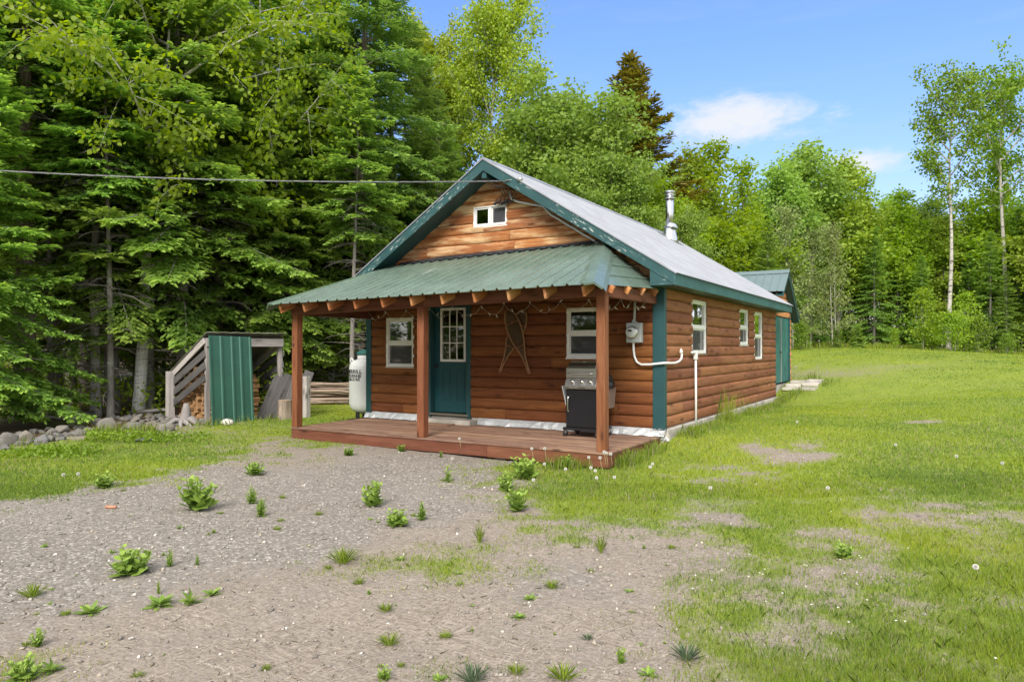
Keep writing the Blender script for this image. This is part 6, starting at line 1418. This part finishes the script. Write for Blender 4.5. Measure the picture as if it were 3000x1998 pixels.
# ------------------------------------------------------------------ weeds, dandelions, flowers
def weed_mat(name, a, b_, c_):
    return blade_mat(name, [(0, a), (.5, b_), (1, c_)], .35)
M['weed'] = weed_mat('weed', (.15, .245, .045), (.225, .345, .06), (.32, .44, .09))
M['weed_blue'] = weed_mat('weed_blue', (.10, .16, .08), (.15, .22, .12), (.21, .28, .16))
M['tuft'] = weed_mat('tuft', (.17, .27, .028), (.27, .37, .038), (.37, .45, .055))
def leafy(seed, kind):
    """one weed about 1 m tall in its own units: stems with paired leaves, a rosette or a blade tuft"""
    R_ = np.random.RandomState(seed); Vs = []; rr = []; tt = []; Ls = []; n0 = 0; st = []
    def leaf(p, d, n, l, w_, r):
        nonlocal n0
        d = d/np.linalg.norm(d); s = np.cross(d, n); s = s/max(np.linalg.norm(s), 1e-6); n = np.cross(s, d); v = [p, p+d*l*.3+s*w_*.45, p+d*l*.65+s*w_*.42-n*l*.06, p+d*l-n*l*.18, p+d*l*.65-s*w_*.42-n*l*.06, p+d*l*.3-s*w_*.45]
        Vs.extend(v); rr.extend([r]*6); tt.extend([0]*6); Ls.append(n0); n0 += 6
    if kind in ('bush', 'spike', 'tall'):
        ns, h0, wl, ll, sp = {'bush': (13, 1., .17, .30, .42), 'spike': (9, 1., .07, .26, .22), 'tall': (3, 1., .13, .26, .16)}[kind]
        for i in range(ns):
            a = R_.rand()*6.28; o = R_.rand()**.7*sp; h = h0*R_.uniform(.55, 1.)*(1-.35*o/sp); top = np.array([math.cos(a)*o, math.sin(a)*o, h]); b = top*np.array([.25, .25, 0]); st.append(([b, (b+top)/2+np.array([0, 0, .03]), top], [.016, .012, .006]))
            k = int({'bush': 8, 'spike': 14, 'tall': 8}[kind]*h)
            for j in range(k):
                t = (j+.6)/k; p = b+(top-b)*t
                for g in (0, math.pi):
                    aa = j*1.57+g+a+R_.randn()*.2; e = R_.uniform(.1, .9)+.5*t; d = np.array([math.cos(aa)*math.cos(e), math.sin(aa)*math.cos(e), math.sin(e)]); leaf(p, d, np.array([0, 0, 1.])+.3*R_.randn(3), ll*(1.15-.65*t)*R_.uniform(.7, 1.1), wl*(1.15-.6*t), min(1, .25+.5*t+.3*R_.rand()))
    elif kind == 'rosette':
        for i in range(26):
            a = i*2.4+R_.randn()*.2; e = .15+.9*(i/26)+R_.randn()*.12; d = np.array([math.cos(a)*math.cos(e), math.sin(a)*math.cos(e), math.sin(e)]); leaf(np.array([0, 0, .03+.4*i/26*.5]), d, np.array([0, 0, 1.])+.25*R_.randn(3), R_.uniform(.5, .95), .24, R_.rand())
    else:
        for i in range(75):
            a = R_.rand()*6.28; o = R_.rand()*.13; e = R_.uniform(.75, 1.5); d = np.array([math.cos(a)*math.cos(e), math.sin(a)*math.cos(e), math.sin(e)]); leaf(np.array([math.cos(a)*o, math.sin(a)*o, 0]), d, np.array([0, 0, 1.])+.2*R_.randn(3), R_.uniform(.55, 1.05), .035, R_.rand())
    return np.array(Vs), np.array(rr), np.array(tt), np.array(Ls), st
WP = {}
def weed(kind, px, py, hpx, label, matn='weed', group=None, wide=1., seed=0, cat='weed'):
    wide *= 1.2
    g = ray_plane(px, py, 2, -.34); z = gz(g[0], g[1]); g = CAM+(g-CAM)*((z-CAM[2])/(g[2]-CAM[2])); d = float((g-CAM)[:2] @ CF); h = hpx/FPX*d
    key = (kind, matn, seed)
    if key not in WP:
        V, r, t, L, st = leafy(seed+hash(kind) % 7 if 0 else seed+len(kind), kind); root = empty({'tuft': 'grass_tuft'}.get(kind, 'weed_plant'), (0, 0, -20))
        me = fast_mesh('leaves', V, np.arange(len(V)), L, (('rnd', r), ('tip', t), ('strawy', t)), M[matn]); link('leaves', me, root)
        if st: link('stems', wood_mesh('stems', st, M['weed'], 5), root)
        WP[key] = root; o = root
    else: o = copy_tree(WP[key])
    for k in ('label', 'category', 'group'):
        if k in o: del o[k]
    o.location = (g[0], g[1], z-.01); o.rotation_euler = (0, 0, px*.37); o.scale = (h*wide, h*wide, h); return tag(o, label, cat, group)
for a in [('bush', 577, 1492, 100, 'tall bushy leafy weed alone on the gravel', 1., 0), ('bush', 303, 1428, 46, 'leafy weed at the grass edge left of the reddish peg', 1.2, 1), ('bush', 747, 1392, 46, 'thin straggly weed near the deck side of the gravel', 1.1, 2),
  ('spike', 737, 1474, 48, 'upright bright weed of the close pair, behind', 1., 0), ('spike', 766, 1512, 54, 'upright bright weed of the close pair, in front', .9, 1), ('bush', 1095, 1484, 80, 'leafy weed with broad round leaves below the middle post', .8, 1),
  ('bush', 1165, 1541, 52, 'low spreading clump of weeds in the middle of the yard', 1.25, 0), ('spike', 1235, 1522, 56, 'upright leafy weed right of the low spreading clump', .9, 2), ('bush', 385, 1682, 90, 'broad leafed weed clump in the left gravel', 1.1, 2), ('spike', 497, 1658, 52, 'narrow upright weed right of the broad leafed clump', .6, 0),
  ('spike', 578, 1654, 32, 'tiny upright weed second right of the broad leafed clump', .6, 1), ('rosette', 265, 1795, 32, 'flat dark rosette of leaves in the lower left gravel', 1.2, 0), ('rosette', 468, 1775, 40, 'limp dark green weed between the flat rosette and the gravel middle', 1., 1), ('spike', 465, 1738, 40, 'thin yellowish seedling above the limp dark weed', .5, 2),
  ('rosette', 557, 1768, 40, 'weed with pale upturned leaves in the lower gravel', .8, 0), ('rosette', 622, 1742, 24, 'small yellow green rosette right of the pale leafed weed', 1.1, 1), ('bush', 110, 1892, 54, 'weed with a few large round leaves at lower left', .7, 0), ('bush', 65, 1990, 70, 'clump of weeds at the bottom left corner', 1.2, 1), ('rosette', 150, 1965, 34, 'small weed right of the corner clump', 1., 0),
  ('tall', 1315, 1412, 50, 'slender weed with drooping leaves below the door', 1.2, 0), ('bush', 1535, 1402, 72, 'large leafy weed against the deck fascia', 1., 2), ('bush', 1515, 1496, 66, 'bright broad leafed weed at the left tip of the grass', 1.0, 1), ('bush', 1485, 1440, 60, 'leafy weed between the deck and the bright broad leafed one', .8, 0), ('bush', 1660, 1372, 40, 'low weed at the deck foot left of the right post', 1.1, 1),
  ('bush', 2472, 1632, 52, 'dark green ferny weed in the right lawn', 1., 2), ('bush', 1020, 1334, 26, 'small weed under the deck edge near the left post', 1.2, 0), ('bush', 1175, 1322, 22, 'small weed under the deck edge near the middle post', 1.2, 1), ('spike', 1290, 1340, 22, 'tiny weed under the middle of the deck', .8, 2), ('bush', 1125, 1988, 46, 'leafy weed at the bottom edge of the yard', .8, 2), ('bush', 1820, 1940, 48, 'light green weed in the lower thatch', .6, 1)]:
    weed(a[0], a[1], a[2], a[3]*1.25, a[4], wide=a[5], seed=a[6])
for a in [(1617, 1722, 34, 'bright grass tuft beside the pale grey stone', 'tuft'), (1305, 1868, 30, 'narrow bright grass tuft in the lower thatch', 'tuft'), (1140, 1888, 44, 'yellowish grass tuft in the lower thatch', 'tuft'), (1385, 1996, 64, 'bluish grey grass tuft at the bottom edge', 'weed_blue'), (1512, 1972, 38, 'green grass tuft right of the bluish bottom one', 'tuft'), (1722, 1872, 26, 'grey green low tuft in the lower thatch', 'weed_blue'), (2012, 1930, 58, 'blue green tuft at the edge of the lower right grass', 'weed_blue'), (95, 1748, 48, 'thin grass tuft near the left edge of the gravel', 'tuft'), (1760, 1620, 70, 'tall thin stalky grass tuft at the right of the yard', 'tuft'), (1405, 1590, 70, 'tall thin grass stalks in front of the right post', 'tuft'), (1050, 1710, 26, 'low grass tuft left of the grass patch', 'tuft'), (1130, 1790, 34, 'grass tuft below the grass patch', 'tuft'), (1650, 1990, 60, 'bushy grass tuft at the bottom middle', 'tuft'), (1005, 1650, 60, 'grassy clump left of the middle grass patch', 'tuft')]:
    weed('tuft', a[0], a[1], a[2], a[3], a[4], seed=int(a[0]) % 2, wide=.32 if 'stalk' in a[3] else 1.1, cat='grass tuft')
R3 = random.Random(41)
def small_spot():
    while 1:
        px, py = R3.uniform(20, 2100), R3.uniform(1420, 1990)
        if px < 1400 or py > 1600: return px, py
for i in range(56):
    px, py = small_spot(); k = R3.choice(['rosette', 'tuft', 'tuft', 'spike']); weed(k, px, py, R3.uniform(9, 22)*(.7+.6*(py-1400)/600), 'tiny seedling scattered on the gravel and thatch', 'weed' if k != 'tuft' else 'tuft', 'tiny seedlings on the yard', wide=R3.uniform(.9, 1.5), seed=R3.randrange(2), cat='seedling')
# dandelion clocks
M['puff'] = paint('puff', (.72, .71, .68), .9, var=.1); M['stalk'] = paint('stalk', (.26, .27, .12), .7)
def puff_mat():
    m, t, b = mat('puff_hairs'); b.inputs['Base Color'].default_value = (.74, .73, .70, 1); b.inputs['Roughness'].default_value = .9
    return m
def dandelion():
    root = empty('dandelion', (0, 0, -20)); m = MB(); m.tube([(0, 0, -1), (.02, .01, -.5), (0, 0, 0)], [.0035, .003, .0028], 5); m.build('stalk', M['stalk'], root)
    R_ = np.random.RandomState(2); m = MB(); n = 150
    for i in range(n):
        z = 1-2*(i+.5)/n; a = i*2.39996; r = math.sqrt(1-z*z); d = Vector((r*math.cos(a), r*math.sin(a), z)); s = d.orthogonal().normalized(); q = d.cross(s); R = .023
        for k in range(2):
            u = s*math.cos(k*1.57)+q*math.sin(k*1.57); m.face([d*R*.25, d*R+u*.0045, d*R*1.06, d*R-u*.0045])
    m.lathe([(.002, -.006), (.006, 0), (.002, .006)], n=8); m.build('seed_head', M['puff'], root); return root
dn = dandelion(); first = True
GD1 = 'dandelion seed heads before the deck corner'; GD2 = 'dandelion seed heads scattered over the lawn'
for px, py, h, grp in [(1725, 1340, .26, 1), (1758, 1341, .28, 1), (1770, 1324, .33, 1), (1776, 1327, .30, 1), (1789, 1330, .30, 1), (1731, 1370, .2, 1), (1744, 1379, .2, 1), (1595, 1359, .16, 1), (1558, 1314, .32, 1), (1596, 1314, .32, 1), (1657, 1374, .15, 1), (1912, 1359, .15, 1), (1905, 1368, .15, 1), (1748, 1400, .12, 1), (1800, 1398, .12, 1), (1563, 1406, .14, 1), (1326, 1343, .06, 1), (1346, 1285, .30, 1), (2802, 1340, .14, 2), (2936, 1358, .14, 2), (2624, 1307, .1, 2), (2425, 1429, .12, 2), (2081, 1429, .12, 2), (2858, 1660, .12, 2), (229, 1388, .12, 2), (186, 1390, .12, 2), (1994, 1211, .22, 2), (2001, 1213, .2, 2), (2150, 1182, .24, 2), (2335, 1236, .08, 2)]:
    z0 = -.33 if px < 1850 else (-.27 if py > 1250 else -.14)
    for _ in range(3):
        p = ray_plane(px, py, 2, z0+h); z0 = gz(p[0], p[1])
    o = dn if first else copy_tree(dn); first = False
    o.location = (p[0], p[1], z0+h); o.scale = (.85, .85, .85)
    for ch in o.children:
        if ch.name.startswith('stalk'): ch.scale = (1, 1, h/1.1)
    tag(o, 'white dandelion seed head before the right deck corner' if grp == 1 else 'white dandelion seed head scattered in the grass', 'dandelion', GD1 if grp == 1 else GD2)
def flower():
    root = empty('white_flower', (0, 0, -20)); m = MB(); m.tube([(0, 0, -.06), (0, 0, 0)], .0015, 4); m.build('stalk', M['stalk'], root); m = MB()
    for k in range(5):
        a = k*1.2566; d = Vector((math.cos(a), math.sin(a), .35)); s = Vector((-math.sin(a), math.cos(a), 0)); m.face([Vector((0, 0, 0)), d*.008+s*.006, d*.014, d*.008-s*.006])
    m.build('petals', M['puff'], root); return root
fw_ = flower(); first = True
for x, y in [(295, 722), (438, 730), (538, 828), (505, 852), (432, 877), (190, 900), (655, 985), (845, 1060), (1020, 1080), (1090, 1175), (1060, 855), (1145, 848), (1160, 740), (1170, 752), (1035, 765), (1210, 1030), (1400, 1165), (1460, 1170), (975, 450), (1505, 505), (1860, 487), (1900, 462), (2055, 1412), (85, 870), (65, 955), (1480, 690), (800, 800), (815, 806), (525, 860)]:
    p = ray_plane(2000+x*.4464, 1298+y*.4464, 2, -.27); z0 = gz(p[0], p[1]); p = ray_plane(2000+x*.4464, 1298+y*.4464, 2, z0+.07)
    o = fw_ if first else copy_tree(fw_); first = False
    o.location = (p[0], p[1], z0+.07); o.scale = (.6, .6, 1); tag(o, 'tiny white wildflower in the lower right grass', 'wildflower', 'tiny white wildflowers in the grass')
